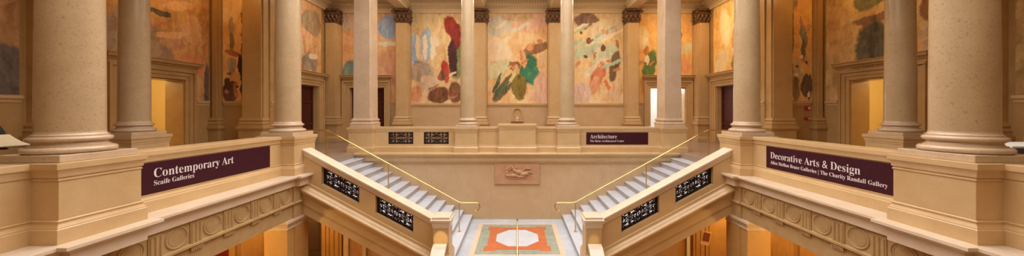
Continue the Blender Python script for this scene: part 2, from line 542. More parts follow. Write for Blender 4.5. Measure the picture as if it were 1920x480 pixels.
# sill moulding under the murals and baseboards
def sill(tf, spans, name):
    m = MB(tf)
    prof = [(0, 1.80), (.02, 1.80), (.03, 1.86), (.05, 1.88), (.07, 1.90), (.07, 1.97), (.03, 1.985), (0, 1.985)]
    for a0, a1 in spans:
        m.extr(prof, lambda p: (a0, p[0], p[1]), lambda p: (a1, p[0], p[1]))
    struct(m, name, M['tan'])
def baseb(tf, spans, name):
    m = MB(tf)
    prof = [(0, 0), (.06, 0), (.06, .2), (.04, .22), (.03, .27), (0, .28)]
    for a0, a1 in spans:
        m.extr(prof, lambda p: (a0, p[0], p[1]), lambda p: (a1, p[0], p[1]))
    struct(m, name, M['tan'])
SP_BACK = [(-9.3, -9.33 + .02), (-6.66, -6.3), (-5.64, -2.25), (-1.59, 1.59), (2.25, 5.64), (6.3, 6.66)]
SP_BACK = [(-5.64, -2.25), (-1.59, 1.59), (2.25, 5.64), (-9.32, -9.30), (9.30, 9.32)]
sill(FR['back'], SP_BACK, 'trim_8'); baseb(FR['back'], SP_BACK[:3], 'baseboard_back')
for s in (-1, 1):
    nm = SIDE[s]
    sill(FR['hall_' + nm], [(YF, 13.78), (16.58, YB)], 'trim_%d' % (9 if s < 0 else 10))
    e = [(-11.8, -10.85)] if s < 0 else [(10.85, 11.8)]
    sill(FR['end_' + nm], e, 'trim_%d' % (11 if s < 0 else 12))
    baseb(FR['end_' + nm], e, 'baseboard_end_' + nm)
    sill(FR[nm], [(-3, 8.0), (8.8, 9.55), (12.35, 12.85)], 'trim_%d' % (13 if s < 0 else 14))
    baseb(FR[nm], [(-3, 8.0), (8.8, 9.55), (12.35, 12.85)], 'baseboard_' + nm)

# ------------------------------------------------------------------ doors
DN = [0]
def doorway(tf, a0, a1, zt, leaf, th, W=.34, st=None):
    st_ = st or M['tan']
    """stone surround with cornice; leaf None = open, else mat"""
    DN[0] += 1
    c = tf(((a0 + a1) / 2, 0, 0))
    r = sroot('door_%d' % DN[0], c)
    m = MB(tf)
    for k, (w0, w1, out) in enumerate(((0, .13, .07), (.13, .26, .10), (.26, W, .15))):
        m.box(a0 - w1, a0 - w0, 0, out, 0, zt + w0); m.box(a1 + w0, a1 + w1, 0, out, 0, zt + w0)
        m.box(a0 - w1, a1 + w1, 0, out, zt + w0, zt + w1)
    m.build('frame', st_, r, bevel=.008)
    z = zt + W
    m = MB(tf)
    m.box(a0 - W, a1 + W, 0, .10, z, z + .1)
    prof = [(0, z + .1), (.14, z + .1), (.16, z + .14), (.24, z + .17), (.27, z + .19), (.27, z + .25), (.31, z + .28), (.31, z + .30), (0, z + .33)]
    m.extr(prof, lambda p: (a0 - W + .02 - p[0] * .55, p[0], p[1]), lambda p: (a1 + W - .02 + p[0] * .55, p[0], p[1]))
    m.build('cornice', st_, r, bevel=.004)
    # stone reveals
    m = MB(tf)
    m.box(a0, a0 + .03, -th, 0, 0, zt); m.box(a1 - .03, a1, -th, 0, 0, zt); m.box(a0 + .03, a1 - .03, -th, 0, zt - .03, zt)
    m.build('reveal', st_, r)
    if leaf:
        mid = (a0 + a1) / 2
        for (l0, l1, hs) in ((a0 + .03, mid - .004, 1), (mid + .004, a1 - .03, -1)):
            m = MB(tf)
            m.box(l0, l1, -.30, -.25, 0, zt - .03)
            w = l1 - l0
            st = .11
            m.box(l0, l0 + st, -.25, -.22, 0, zt - .03); m.box(l1 - st, l1, -.25, -.22, 0, zt - .03)
            for zz in (0, .9, zt - .85, zt - .17):
                m.box(l0 + st, l1 - st, -.25, -.22, zz, zz + .14)
            for (p0, p1) in ((.2, .84), (1.1, zt - .91), (zt - .65, zt - .23)):
                m.rings(l0 + st + .05, l1 - st - .05, 0, 0, [(0, 0)]) if False else None
                m.box(l0 + st + .05, l1 - st - .05, -.25, -.232, p0, p1)
            lf = m.build('leaf', leaf, r, bevel=.004)
            hx = l1 - .06 if hs == 1 else l0 + .06
            h = MB(tf); h.tube([(hx, -.22, 1.0), (hx, -.17, 1.02), (hx, -.17, 1.18), (hx, -.22, 1.2)], .012, 8)
            h.build('handle', M['brass'], lf, smooth=True)
    return r
doorway(FR['left'], *DSIDE, None, .65, st=M['tanshade'])
dr = doorway(FR['right'], *DSIDE, None, .65, st=M['tanshade'])
doorway(FR['hall_left'], *DHALL, M['door'], .55)
doorway(FR['hall_right'], *DHALL, M['door'], .55)
doorway(FR['back'], -8.93, -7.06, 2.83, M['door'], .6)
doorway(FR['back'], 7.06, 8.93, 2.83, None, .6)

# ------------------------------------------------------------------ lettering
BOLD = {}
for i in range(26):
    BOLD[chr(65 + i)] = chr(0x1D400 + i); BOLD[chr(97 + i)] = chr(0x1D41A + i)
def lettering(body, parent, tf, a0, a1, zb, out, depth=.004, mat=None):
    cu = bpy.data.curves.new('txt', 'FONT')
    cu.body = ''.join(BOLD.get(c, c) for c in body)
    cu.size = 1.0; cu.extrude = .01; cu.resolution_u = 3; cu.offset = -.009
    ob = bpy.data.objects.new('txt', cu); COL.objects.link(ob)
    bpy.context.view_layer.update()
    dg = bpy.context.evaluated_depsgraph_get()
    me = bpy.data.meshes.new_from_object(ob.evaluated_get(dg))
    xs = [v.co.x for v in me.vertices]
    x0, x1 = min(xs), max(xs); sc = (a1 - a0) / (x1 - x0)
    m = MB(lambda p: tf((a0 + (p[0] - x0) * sc, out + (depth if p[2] > 0 else 0), zb + p[1] * sc * 1.16)))
    m.add([tuple(v.co) for v in me.vertices], [list(p.vertices) for p in me.polygons])
    bpy.data.objects.remove(ob); bpy.data.meshes.remove(me)
    return m.build('lettering', mat or M['ink'], parent, recalc=False)

# ------------------------------------------------------------------ murals
ZM0, ZM1 = 1.99, 6.76
def mural(tf, a0, a1, mat_args, label, flip=False, notch=None, z0=ZM0, z1=ZM1, base='mural'):
    w, h = a1 - a0, z1 - z0
    rects = []
    if notch:
        n0, n1, nz = notch
        if n0 > a0: rects.append((a0, n0, z0, z1))
        if n1 < a1: rects.append((n1, a1, z0, z1))
        rects.append((n0, n1, nz, z1))
    else:
        rects.append((a0, a1, z0, z1))
    m = MB(tf)
    for r_ in rects:
        m.box(r_[0], r_[1], 0.004, .03, r_[2], r_[3])
    o = m.build(base, mural_mat(label[:30], *mat_args, w, h), recalc=False)
    uv = o.data.uv_layers.new(name='panel')
    inv = []
    for p in m.v:
        inv.append(p)
    # local coordinates back from the frame
    e0 = Vector(tf((0, 0, 0))); ex = Vector(tf((1, 0, 0))) - e0
    for lp in o.data.loops:
        p = Vector(m.v[lp.vertex_index]) - e0
        a = p.dot(ex)
        u = (a - a0)
        if flip: u = w - u
        uv.data[lp.index].uv = (u, m.v[lp.vertex_index][2] - z0)
    tag(o, label, 'mural', 'painted wall murals')
    return o

P = lambda *a: a
# (c0, c1, patches[(cx, cy, rx, ry, rot, colour)])
A_C = ((222, 176, 134), (236, 202, 168), [
    P(.15, .85, .3, .12, 20, (206, 196, 176)), P(.75, .9, .35, .1, 10, (224, 170, 140)), P(.5, .97, .3, .06, 0, (196, 160, 120)),
    P(.2, .55, .2, .2, 30, (236, 208, 170)), P(.15, .38, .3, .08, 28, (206, 198, 150)), P(.28, .18, .32, .06, 52, (92, 84, 52)),
    P(.8, .6, .25, .05, 20, (140, 96, 66)), P(.68, .38, .14, .17, -12, (46, 104, 76)), P(.78, .30, .10, .11, -10, (62, 122, 92)),
    P(.53, .18, .13, .14, 5, (112, 96, 38)), P(.45, .42, .10, .06, 0, (150, 92, 56)), P(.72, .63, .06, .04, 0, (206, 140, 92)),
    P(.6, .5, .06, .1, 10, (216, 156, 108)), P(.9, .15, .14, .2, 0, (218, 168, 138))])
A_L = ((206, 172, 140), (228, 198, 160), [
    P(.2, .92, .35, .1, 0, (208, 178, 128)), P(.05, .6, .12, .18, 0, (146, 166, 190)), P(.3, .65, .1, .2, 0, (146, 166, 186)),
    P(.12, .62, .045, .14, 0, (228, 212, 180)), P(.28, .62, .045, .14, 0, (230, 214, 184)), P(.45, .62, .05, .14, -6, (232, 216, 184)),
    P(.92, .5, .1, .24, 0, (118, 130, 78)), P(.80, .86, .13, .12, 10, (142, 44, 32)), P(.90, .74, .12, .14, 0, (126, 40, 34)),
    P(.68, .36, .09, .14, 8, (176, 60, 44)), P(.84, .5, .09, .22, 2, (62, 32, 34)),
    P(.2, .35, .25, .12, 0, (158, 138, 118)), P(.35, .22, .2, .1, 0, (196, 164, 132)), P(.55, .09, .22, .09, 10, (104, 62, 40)),
    P(.9, .12, .14, .12, 0, (118, 74, 48)), P(.62, .3, .1, .05, 30, (118, 74, 52)), P(.1, .1, .12, .1, 0, (206, 142, 100))])
A_R = ((214, 180, 146), (232, 204, 168), [
    P(.25, .92, .25, .1, 0, (120, 92, 76)), P(.6, .85, .35, .08, 15, (218, 190, 150)), P(.3, .62, .34, .09, 32, (176, 186, 156)),
    P(.65, .55, .34, .07, 34, (188, 196, 162)), P(.5, .72, .3, .04, 30, (206, 206, 176)), P(.45, .4, .3, .05, 35, (222, 206, 176)),
    P(.48, .3, .12, .17, -25, (196, 108, 78)), P(.42, .2, .1, .1, -20, (210, 140, 104)), P(.82, .42, .10, .17, -12, (104, 88, 60)),
    P(.68, .2, .05, .07, 20, (206, 112, 64)), P(.6, .62, .04, .04, 0, (96, 62, 44)), P(.3, .7, .04, .04, 0, (120, 78, 52)),
    P(.88, .66, .04, .05, 0, (176, 108, 70)), P(.15, .12, .2, .12, 0, (206, 170, 150)), P(.85, .1, .15, .1, 0, (214, 172, 130))])
A_OL = ((206, 148, 108), (226, 180, 140), [
    P(.2, .9, .25, .12, 0, (196, 164, 134)), P(.85, .85, .22, .14, 0, (134, 150, 178)), P(.82, .66, .2, .025, 0, (220, 208, 180)),
    P(.15, .3, .2, .18, -15, (96, 128, 128)), P(.1, .1, .12, .3, 0, (118, 140, 124)), P(.8, .4, .22, .2, 0, (206, 150, 116)),
    P(.4, .5, .2, .1, 20, (214, 140, 100))])
A_OR = ((220, 162, 104), (232, 188, 134), [
    P(.1, .72, .14, .12, 0, (226, 202, 152)), P(.24, .42, .12, .18, -15, (86, 112, 58)), P(.18, .58, .05, .06, 0, (176, 116, 62)),
    P(.85, .6, .2, .05, 25, (206, 196, 152)), P(.82, .42, .12, .1, 45, (222, 150, 110)), P(.7, .28, .2, .1, 0, (230, 176, 120)),
    P(.8, .75, .03, .04, 0, (138, 88, 60))])
A_HL = ((206, 150, 110), (224, 182, 146), [
    P(.3, .9, .3, .1, -10, (196, 146, 120)), P(.75, .8, .24, .14, 0, (150, 124, 92)), P(.5, .7, .4, .025, -12, (226, 160, 116)),
    P(.3, .45, .2, .12, 20, (172, 172, 152)), P(.5, .55, .05, .12, 0, (224, 190, 158)), P(.7, .4, .2, .1, 0, (146, 130, 112)),
    P(.6, .2, .3, .12, -40, (176, 124, 72)), P(.2, .2, .2, .12, 0, (206, 140, 98))])
A_HR = ((220, 170, 102), (238, 206, 148), [
    P(.3, .75, .12, .2, 10, (240, 214, 160)), P(.6, .7, .14, .22, -18, (242, 220, 172)), P(.75, .55, .1, .12, 0, (224, 170, 108)),
    P(.2, .4, .14, .16, -30, (226, 204, 158)), P(.5, .3, .05, .16, 8, (130, 116, 68)), P(.75, .45, .06, .08, 0, (128, 124, 98)),
    P(.85, .9, .15, .08, 0, (182, 134, 80)), P(.35, .15, .2, .1, 0, (226, 180, 122))])
A_EL = ((222, 166, 104), (230, 186, 132), [
    P(.3, .8, .45, .16, 0, (232, 190, 136)), P(.85, .62, .06, .4, 0, (100, 84, 66)), P(.35, .62, .13, .09, 0, (168, 146, 106)),
    P(.35, .50, .09, .09, 0, (134, 116, 80)), P(.5, .40, .4, .018, -14, (150, 100, 60)), P(.78, .26, .14, .15, 4, (52, 40, 38)),
    P(.85, .12, .1, .12, 0, (64, 50, 48)), P(.3, .07, .32, .09, 0, (96, 66, 46)), P(.2, .14, .12, .06, 0, (80, 50, 36)),
    P(.36, .3, .2, .07, 0, (166, 146, 124)), P(.52, .10, .09, .07, 0, (178, 112, 66))])
A_ER = ((216, 160, 96), (230, 184, 128), [
    P(.16, .62, .06, .45, 0, (116, 90, 66)), P(.66, .55, .15, .10, 10, (128, 122, 100)), P(.64, .43, .12, .1, 0, (96, 96, 82)),
    P(.55, .66, .07, .035, 0, (170, 124, 84)), P(.84, .62, .12, .03, 35, (196, 134, 86)), P(.4, .24, .2, .12, 0, (196, 174, 130)),
    P(.3, .1, .18, .12, 0, (138, 112, 78)), P(.72, .13, .18, .10, 0, (92, 74, 54)), P(.08, .25, .1, .18, 0, (84, 62, 48)),
    P(.9, .12, .08, .12, 0, (98, 74, 54)), P(.2, .85, .2, .1, 0, (150, 128, 100)), P(.8, .35, .12, .04, 0, (206, 150, 96))])
A_SL = ((176, 132, 92), (214, 158, 104), [
    P(.55, .25, .12, .25, 0, (150, 124, 96)), P(.85, .55, .10, .12, 0, (216, 160, 110)), P(.85, .28, .12, .08, 0, (206, 128, 84)),
    P(.98, .1, .03, .22, 0, (98, 76, 66)), P(.6, .05, .2, .1, 0, (110, 92, 80)), P(.55, .62, .1, .02, 0, (88, 80, 70)),
    P(.8, .8, .1, .1, 0, (196, 150, 100)), P(.35, .4, .2, .2, 0, (150, 124, 98))])
A_SR = ((176, 146, 104), (214, 172, 120), [
    P(.86, .32, .12, .16, 0, (166, 150, 118)), P(.80, .60, .05, .14, 0, (120, 82, 52)), P(.83, .74, .06, .06, 0, (112, 74, 46)),
    P(.62, .3, .14, .12, 0, (166, 104, 72)), P(.6, .1, .2, .08, 0, (92, 72, 60)), P(.42, .35, .14, .25, 0, (84, 78, 62)),
    P(.4, .75, .14, .1, 0, (106, 104, 68)), P(.45, .58, .2, .03, 0, (120, 92, 66)), P(.96, .12, .05, .1, 0, (98, 86, 74))])
A_L = (A_L[0], A_L[1], [(c[0] * .78,) + (c[1], c[2] * .8) + c[3:] for c in A_L[2]])
A_R = (A_R[0], A_R[1], [(.22 + c[0] * .78, c[1], c[2] * .8) + c[3:] for c in A_R[2]])
def strokes(seed, n, area_, pal, rot=(20, 60), ln=(.05, .12), th=(.012, .03)):
    rr = random.Random(seed); out = []
    x0, x1, y0, y1 = area_
    for k in range(n):
        out.append((rr.uniform(x0, x1), rr.uniform(y0, y1), rr.uniform(*ln), rr.uniform(*th), rr.uniform(*rot), rr.choice(pal)))
    return out
CREAM = [(236, 214, 180), (228, 196, 158), (216, 206, 180)]
FLESH = [(206, 142, 98), (190, 122, 82), (222, 166, 124)]
DARK = [(110, 76, 54), (92, 74, 50), (128, 92, 64)]
A_C[2].extend(strokes(3, 5, (.1, .9, .45, .9), CREAM, (15, 50), (.08, .2)) + strokes(4, 5, (.3, .9, .35, .75), FLESH, (-40, 60), (.03, .07)) + strokes(5, 4, (.15, .6, .08, .4), [(70, 96, 70), (128, 122, 66), (206, 180, 120)], (40, 70), (.08, .2), (.012, .022)))
A_L[2].extend(strokes(6, 4, (.1, .5, .5, .75), CREAM, (80, 100), (.06, .1), (.015, .025)) + strokes(7, 5, (.3, .9, .05, .35), [(222, 190, 150), (92, 54, 36), (150, 104, 72)], (0, 90), (.05, .12)) + strokes(8, 3, (.75, .95, .45, .85), [(164, 70, 46), (88, 40, 36)], (60, 100), (.06, .12)))
A_R[2].extend(strokes(9, 7, (.1, .9, .4, .85), CREAM + [(168, 184, 158)], (20, 45), (.1, .24)) + strokes(10, 6, (.1, .9, .35, .8), FLESH, (-30, 80), (.03, .06)) + strokes(11, 3, (.2, .85, .5, .85), DARK, (0, 90), (.02, .035), (.015, .02)))
A_OR[2].extend(strokes(12, 6, (.02, .3, .4, .85), CREAM + FLESH, (20, 90), (.04, .1)))
A_HR[2].extend(strokes(13, 8, (.15, .9, .2, .9), [(246, 224, 178), (232, 190, 130), (206, 152, 92)], (30, 100), (.06, .16)))
A_HL[2].extend(strokes(14, 6, (.15, .9, .2, .9), CREAM + [(176, 130, 96)], (-50, 20), (.06, .16)))
A_ER[2].extend(strokes(15, 8, (.1, .9, .05, .4), CREAM + DARK + FLESH, (0, 90), (.05, .12), (.01, .02)))
A_EL[2].extend(strokes(16, 6, (.15, .9, .04, .3), DARK + FLESH, (0, 90), (.05, .12), (.01, .02)))
A_SR[2].extend(strokes(17, 5, (.7, .98, .3, .8), [(120, 80, 52), (210, 150, 96)], (-5, 95), (.04, .08), (.008, .016)))
A_SL[2].extend(strokes(18, 4, (.6, .98, .3, .9), [(226, 170, 116), (190, 140, 100)], (-20, 20), (.08, .16), (.02, .04)))
mural(FR['back'], -1.58, 1.58, A_C, 'central mural panel, rosy sky with green and olive patches, above the niche')
mural(FR['back'], -5.62, -2.27, A_L, 'mural panel with a large red patch over brown smoke, left of the central one')
mural(FR['back'], 2.27, 5.62, A_R, 'mural panel with pale green streaks and orange patch, right of the central one')
mural(FR['back'], -9.28, -6.32, A_OL, 'pink and blue mural above the far left back doorway', notch=(-9.27, -6.72, 3.40))
mural(FR['back'], 6.32, 9.28, A_OR, 'golden mural with a green patch above the far right back doorway', notch=(6.72, 9.27, 3.40))
mural(FR['hall_left'], YF + .3, 16.45, A_HL, 'pink grey mural above the dark red door on the left of the back hall', notch=(13.75, 16.44, 3.4))
mural(FR['hall_right'], YF + .3, 16.45, A_HR, 'bright golden mural above the dark red door on the right of the back hall', flip=True, notch=(13.75, 16.44, 3.4))
mural(FR['end_left'], -11.84, -10.87, A_EL, 'narrow mural with dark patches and a post at the end of the left aisle')
mural(FR['end_right'], 10.87, 11.84, A_ER, 'narrow mural with greenish patches at the end of the right aisle, above the fire alarm')
mural(FR['left'], 8.85, 12.83, A_SL, 'smoky orange mural above the open doorway of the left aisle wall', notch=(9.6, 12.3, 3.3))
mural(FR['right'], 8.85, 12.83, A_SR, 'smoky mural with brown beams above the open doorway of the right aisle wall', flip=True, notch=(9.6, 12.3, 3.3))
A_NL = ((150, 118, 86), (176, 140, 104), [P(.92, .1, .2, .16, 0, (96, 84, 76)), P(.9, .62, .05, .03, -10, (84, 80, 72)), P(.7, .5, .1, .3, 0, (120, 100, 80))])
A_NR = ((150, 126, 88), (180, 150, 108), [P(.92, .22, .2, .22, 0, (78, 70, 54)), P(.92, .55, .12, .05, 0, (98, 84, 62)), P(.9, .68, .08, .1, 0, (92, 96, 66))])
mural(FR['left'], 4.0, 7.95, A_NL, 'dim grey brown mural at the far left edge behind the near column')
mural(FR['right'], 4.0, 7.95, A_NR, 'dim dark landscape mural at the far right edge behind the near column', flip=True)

# ------------------------------------------------------------------ columns
PED = [(.045, 0), (.045, .175), (.035, .185), (.035, .195), (.015, .235), (.012, .255), (.02, .26), (.02, .275), (0, .285)]
PCAP = [(0, .75), (.010, .752), (.010, .772), (0, .775), (0, .79), (.015, .795), (.02, .84), (.03, .875), (.045, .89), (.045, .965)]
def acanthus(m, tf2, w, z0, h, out, lean=.10):
    """one curling leaf on a local frame tf2(a, o, z)"""
    n = 6
    vs = []; fs = []
    for i in range(n + 1):
        t = i / n
        ww = w * (.5 + .35 * math.sin(PI * min(1, t * 1.1))) * (1 - .55 * t * t)
        o = out + lean * t ** 2 + (.06 * math.sin(PI * t) if t < 1 else 0)
        z = z0 + h * (t if t < .85 else .85 - (t - .85) * .6)
        if t > .8: o += .05 * (t - .8) / .2
        vs += [tf2((-ww, o - .02, z)), tf2((0, o + .02, z + .005)), tf2((ww, o - .02, z)), tf2((0, o - .05, z - .01))]
    for i in range(n):
        k = i * 4
        for a, b2 in ((0, 1), (1, 2), (2, 3), (3, 0)):
            fs.append((k + a, k + b2, k + 4 + b2, k + 4 + a))
    fs.append((3, 2, 1, 0)); fs.append(tuple(n * 4 + q for q in range(4)))
    m.add(vs, fs)
def round_capital(m, cx, cy, z0, r):
    H = .72
    m.lathe(cx, cy, [(r * 1.0, z0), (r * 1.1, z0 + .02), (r * 1.1, z0 + .05), (r * .98, z0 + .06), (r * 1.0, z0 + .4), (r * 1.25, z0 + .62), (r * 1.3, z0 + .64)], 32)
    for row, (zz, hh, cnt, ph) in enumerate(((z0 + .05, .25, 8, 0), (z0 + .18, .32, 8, .5))):
        for k in range(cnt):
            a = 2 * PI * (k + ph) / cnt
            ca, sa = math.cos(a), math.sin(a)
            f = lambda p: (cx + ca * p[1] - sa * p[0], cy + sa * p[1] + ca * p[0], p[2])
            acanthus(m, f, .085, zz, hh, r)
    for k in range(4):
        a = PI / 4 + k * PI / 2
        ca, sa = math.cos(a), math.sin(a)
        pts = []
        for i in range(16):
            t = i / 15 * 2.6 * PI
            q = .085 * (1 - i / 22)
            pts.append((cx + ca * (r * 1.5 + q * math.cos(t)), cy + sa * (r * 1.5 + q * math.cos(t)), z0 + .54 + q * math.sin(t)))
        m.tube(pts, .025, 6)
        m.tube([(cx + ca * r * .9, cy + sa * r * .9, z0 + .4), (cx + ca * r * 1.25, cy + sa * r * 1.25, z0 + .52), (cx + ca * r * 1.5, cy + sa * r * 1.5, z0 + .62)], .025, 6)
    A = r * 1.35
    m.rings(cx - A, cx + A, cy - A, cy + A, [(0, z0 + .64), (.02, z0 + .66), (.05, z0 + .69), (.05, z0 + .74)])
def make_column(loc, label):
    x, y = loc
    t = thing('marble_column', (x, y, .965), label, 'column', 'round marble columns')
    MB().box(x - .405, x + .405, y - .405, y + .405, .965, 1.055).build('plinth', M['colbase'], t, bevel=.008)
    pr_ = [(.38, 1.055)]
    for i in range(9):
        a = -PI / 2 + PI * i / 8
        pr_.append((.36 + .04 * math.cos(a), 1.095 + .04 * math.sin(a)))
    pr_ += [(.345, 1.137), (.345, 1.15)]
    for i in range(7):
        a = PI / 2 * i / 6
        pr_.append((.345 - .035 * math.sin(a), 1.15 + .04 * (1 - math.cos(a)) * 1.0))
    pr_ += [(.325, 1.195), (.325, 1.205)]
    for i in range(9):
        a = -PI / 2 + PI * i / 8
        pr_.append((.328 + .03 * math.cos(a), 1.235 + .03 * math.sin(a)))
    pr_ += [(.322, 1.268), (.322, 1.285)]
    for i in range(6):
        a = PI / 2 * i / 5
        pr_.append((.322 - .026 * math.sin(a), 1.285 + .045 * (1 - math.cos(a))))
    MB().lathe(x, y, pr_, 72).build('base', M['colbase'], t, smooth=True)
    sh = []
    for i in range(25):
        k = i / 24
        sh.append((.2945 - .042 * k ** 1.6, 1.325 + (6.08 - 1.325) * k))
    sh += [(.27, 6.09), (.27, 6.13)]
    MB().lathe(x, y, sh, 72).build('shaft', M['column'], t, smooth=True)
    m = MB(); round_capital(m, x, y, 6.13, .25)
    m.build('capital', M['bronze'], t, smooth=True)
    return t
c0 = make_column((-5.95, 4.345), 'large speckled marble column nearest on the left, beside the Contemporary Art sign')
for (x, y, lb) in ((5.95, 4.345, 'large speckled marble column nearest on the right, beside the Decorative Arts sign'),
                   (-5.95, 8.44, 'marble column at the top corner of the left stair parapet'),
                   (5.95, 8.44, 'marble column at the top corner of the right stair parapet'),
                   (-1.96, 12.86, 'slim marble column on the far gallery, left of the niche'),
                   (1.96, 12.86, 'slim marble column on the far gallery, right of the niche'),
                   (-10.0, 8.5, 'shaded column standing free in the left aisle before the lit doorway'),
                   (10.0, 8.5, 'shaded column standing free in the right aisle before the lit doorway')):
    copy_tree(c0, (x, y, .965), lb)

def pedestal(x0, x1, y0, y1, label, ztop=.965, tf=None, name='column_pedestal', rim=0, bh=0):
    t_ = tf or ident
    c = t_(((x0 + x1) / 2, (y0 + y1) / 2, 0))
    t = thing(name, c, label, 'pedestal', 'tan marble pedestals')
    dz = ztop - .965
    MB(tf).rings(x0, x1, y0, y1, PED).build('base', M['tan'], t, bevel=.004)
    m = MB(tf).box(x0, x1, y0, y1, .285, .75 + dz)
    m.build('body', M['tan'], t, bevel=.004)
    MB(tf).rings(x0, x1, y0, y1, [(o, z + dz) for o, z in PCAP]).build('cap', M['tan'], t, bevel=.004)
    return t
for s in (-1, 1):
    sd = SIDE[s]
    pedestal(XP, XP + .88, 3.9, 4.76, 'big tan marble pedestal under the nearest %s column' % sd, tf=mir(s))
    pedestal(XP, XP + .88, 8.02, 8.84, 'tan marble pedestal at the head of the %s stair parapet' % sd, tf=mir(s))
    pedestal(9.56, 10.44, 8.06, 8.94, 'shaded square pedestal under the free standing column in the %s aisle' % sd, tf=mir(s))
    pedestal(1.54, 2.38, 12.43, 13.27, 'pedestal of the slim far gallery column, %s of the centre' % sd, tf=mir(s))
    pedestal(5.55, 6.46, 12.43, 13.27, 'pedestal of the square pier at the %s end of the far gallery' % sd, tf=mir(s))
    # square pier
    t = thing('square_pier', (s * 6.0, 12.9, .965), 'square marble pier at the %s end of the far gallery' % sd, 'pier', 'square gallery piers')
    MB(mir(s)).box(5.58, 6.42, 12.46, 13.25, .965, 1.055).build('plinth', M['colbase'], t, bevel=.006)
    MB(mir(s)).rings(5.66, 6.34, 12.54, 13.22, [(.06, 1.055), (.075, 1.075), (.075, 1.115), (.055, 1.135), (.03, 1.15), (.025, 1.19), (.045, 1.2), (.055, 1.225), (.045, 1.26), (.015, 1.27), (0, 1.33)]).build('base', M['colbase'], t, bevel=.004)
    m = MB(mir(s))
    pts = [(5.66, 12.56), (5.68, 12.54), (6.32, 12.54), (6.34, 12.56), (6.34, 13.2), (6.32, 13.22), (5.68, 13.22), (5.66, 13.2)]
    m.extr(pts, lambda p: (p[0], p[1], 1.33), lambda p: (p[0] + (.02 if p[0] < 6 else -.02), p[1], 6.13))
    m.build('shaft', M['colbase'], t, bevel=.006)
    m = MB(mir(s))
    m.rings(5.70, 6.30, 12.58, 13.16, [(0, 6.13), (.03, 6.15), (.03, 6.19), (0, 6.2), (0, 6.5), (.1, 6.76), (.12, 6.78), (.12, 6.86)])
    for (fx, fy, ax, ay, ox_, oy_, cnt) in ((6.0, 12.58, 1, 0, 0, -1, 3), (5.70, 12.87, 0, 1, -1, 0, 3)):
        for k in range(cnt):
            for zz, hh in ((6.18, .25), (6.32, .3)):
                q = (k - 1) * .2
                acanthus(m, lambda p: (fx + ax * (p[0] + q) + ox_ * p[1], fy + ay * (p[0] + q) + oy_ * p[1], p[2]), .085, zz, hh, 0)
    m.build('capital', M['bronze'], t, smooth=True)

# ------------------------------------------------------------------ pilasters
def pilaster(tf, a0, a1, d, label, capital=True, E=(1, 1, 0, 1), mat=None):
    mat = mat or M['tan']
    c = tf(((a0 + a1) / 2, d / 2, 0))
    t = thing('pilaster', c, label, 'pilaster', 'flat wall pilasters')
    # pedestal
    m = MB(tf)
    m.rings(a0 - .05 * E[0], a1 + .05 * E[1], 0, d + .05, [(.05, 0), (.05, .18), (.02, .24), (0, .28), (0, .80), (.03, .84), (.07, .90), (.07, .97), (.02, .975), (.02, 1.055)], E)
    m.build('pedestal', mat, t, bevel=.004)
    m = MB(tf)
    m.rings(a0, a1, 0, d, [(.05, 1.055), (.065, 1.075), (.065, 1.11), (.045, 1.13), (.025, 1.15), (.025, 1.19), (.045, 1.2), (.05, 1.225), (.04, 1.26), (.015, 1.27), (0, 1.33)], E)
    m.build('base', mat, t, bevel=.003)
    m = MB(tf)
    m.box(a0, a1, 0, d - .06, 1.33, 6.12)
    m.box(a0 + .05, a1 - .05, d - .06, d, 1.33, 6.12)
    m.build('shaft', mat, t, bevel=.006)
    if capital:
        m = MB(tf)
        m.rings(a0, a1, 0, d - .06, [(.03, 6.12), (.03, 6.16), (0, 6.17), (0, 6.5), (.06, 6.68), (.08, 6.7)], E)
        w = a1 - a0
        n = max(2, round(w / .2))
        for zz, hh, nn, sh in ((6.16, .24, n, .5), (6.28, .32, n + 1, 0)):
            for k in range(nn):
                q = a0 + w * ((k + sh) / n)
                acanthus(m, lambda p: (q + p[0], p[1], p[2]), .09, zz, hh, d - .05)
        ns = max(1, round(d / .22))
        for zz, hh in ((6.16, .24), (6.28, .32)):
            for k in range(ns):
                q = (k + .5) * d / ns
                acanthus(m, lambda p: (a0 - p[1], q + p[0], p[2]), .08, zz, hh, 0)
                acanthus(m, lambda p: (a1 + p[1], q + p[0], p[2]), .08, zz, hh, 0)
        for sg, ac in ((-1, a0), (1, a1)):
            pts = []
            for i in range(14):
                tt = i / 13 * 2.4 * PI; qq = .085 * (1 - i / 20)
                pts.append((ac + sg * (.08 + qq * math.cos(tt)), d + .05 + qq * .5 * math.cos(tt), 6.66 + qq * math.sin(tt)))
            m.tube(pts, .026, 6)
            m.tube([(ac + sg * -.08, d, 6.5), (ac, d + .03, 6.62), (ac + sg * .1, d + .06, 6.73)], .028, 6)
        m.ball(((a0 + a1) / 2, d + .07, 6.77), (.06, .04, .06), 8, 6)
        m.rings(a0, a1, 0, d, [(.05, 6.74), (.08, 6.76), (.10, 6.78), (.10, 6.85)], E)
        m.build('capital', M['bronze'], t, smooth=True)
    return t
pilaster(FR['back'], -6.30, -5.64, .55, 'pilaster with dark capital, second from the left on the back wall')
pilaster(FR['back'], 5.64, 6.30, .55, 'pilaster with dark capital, second from the right on the back wall')
pilaster(FR['back'], -2.25, -1.60, .55, 'pilaster with dark capital at the left of the central mural')
pilaster(FR['back'], 1.60, 2.25, .55, 'pilaster with dark capital at the right of the central mural')
pilaster(FR['back'], -9.94, -9.32, .55, 'corner pilaster between the dark red door and the far left back doorway', E=(0, 1, 0, 1))
pilaster(FR['back'], 9.32, 9.94, .55, 'corner pilaster between the dark red door and the far right back doorway', E=(1, 0, 0, 1))
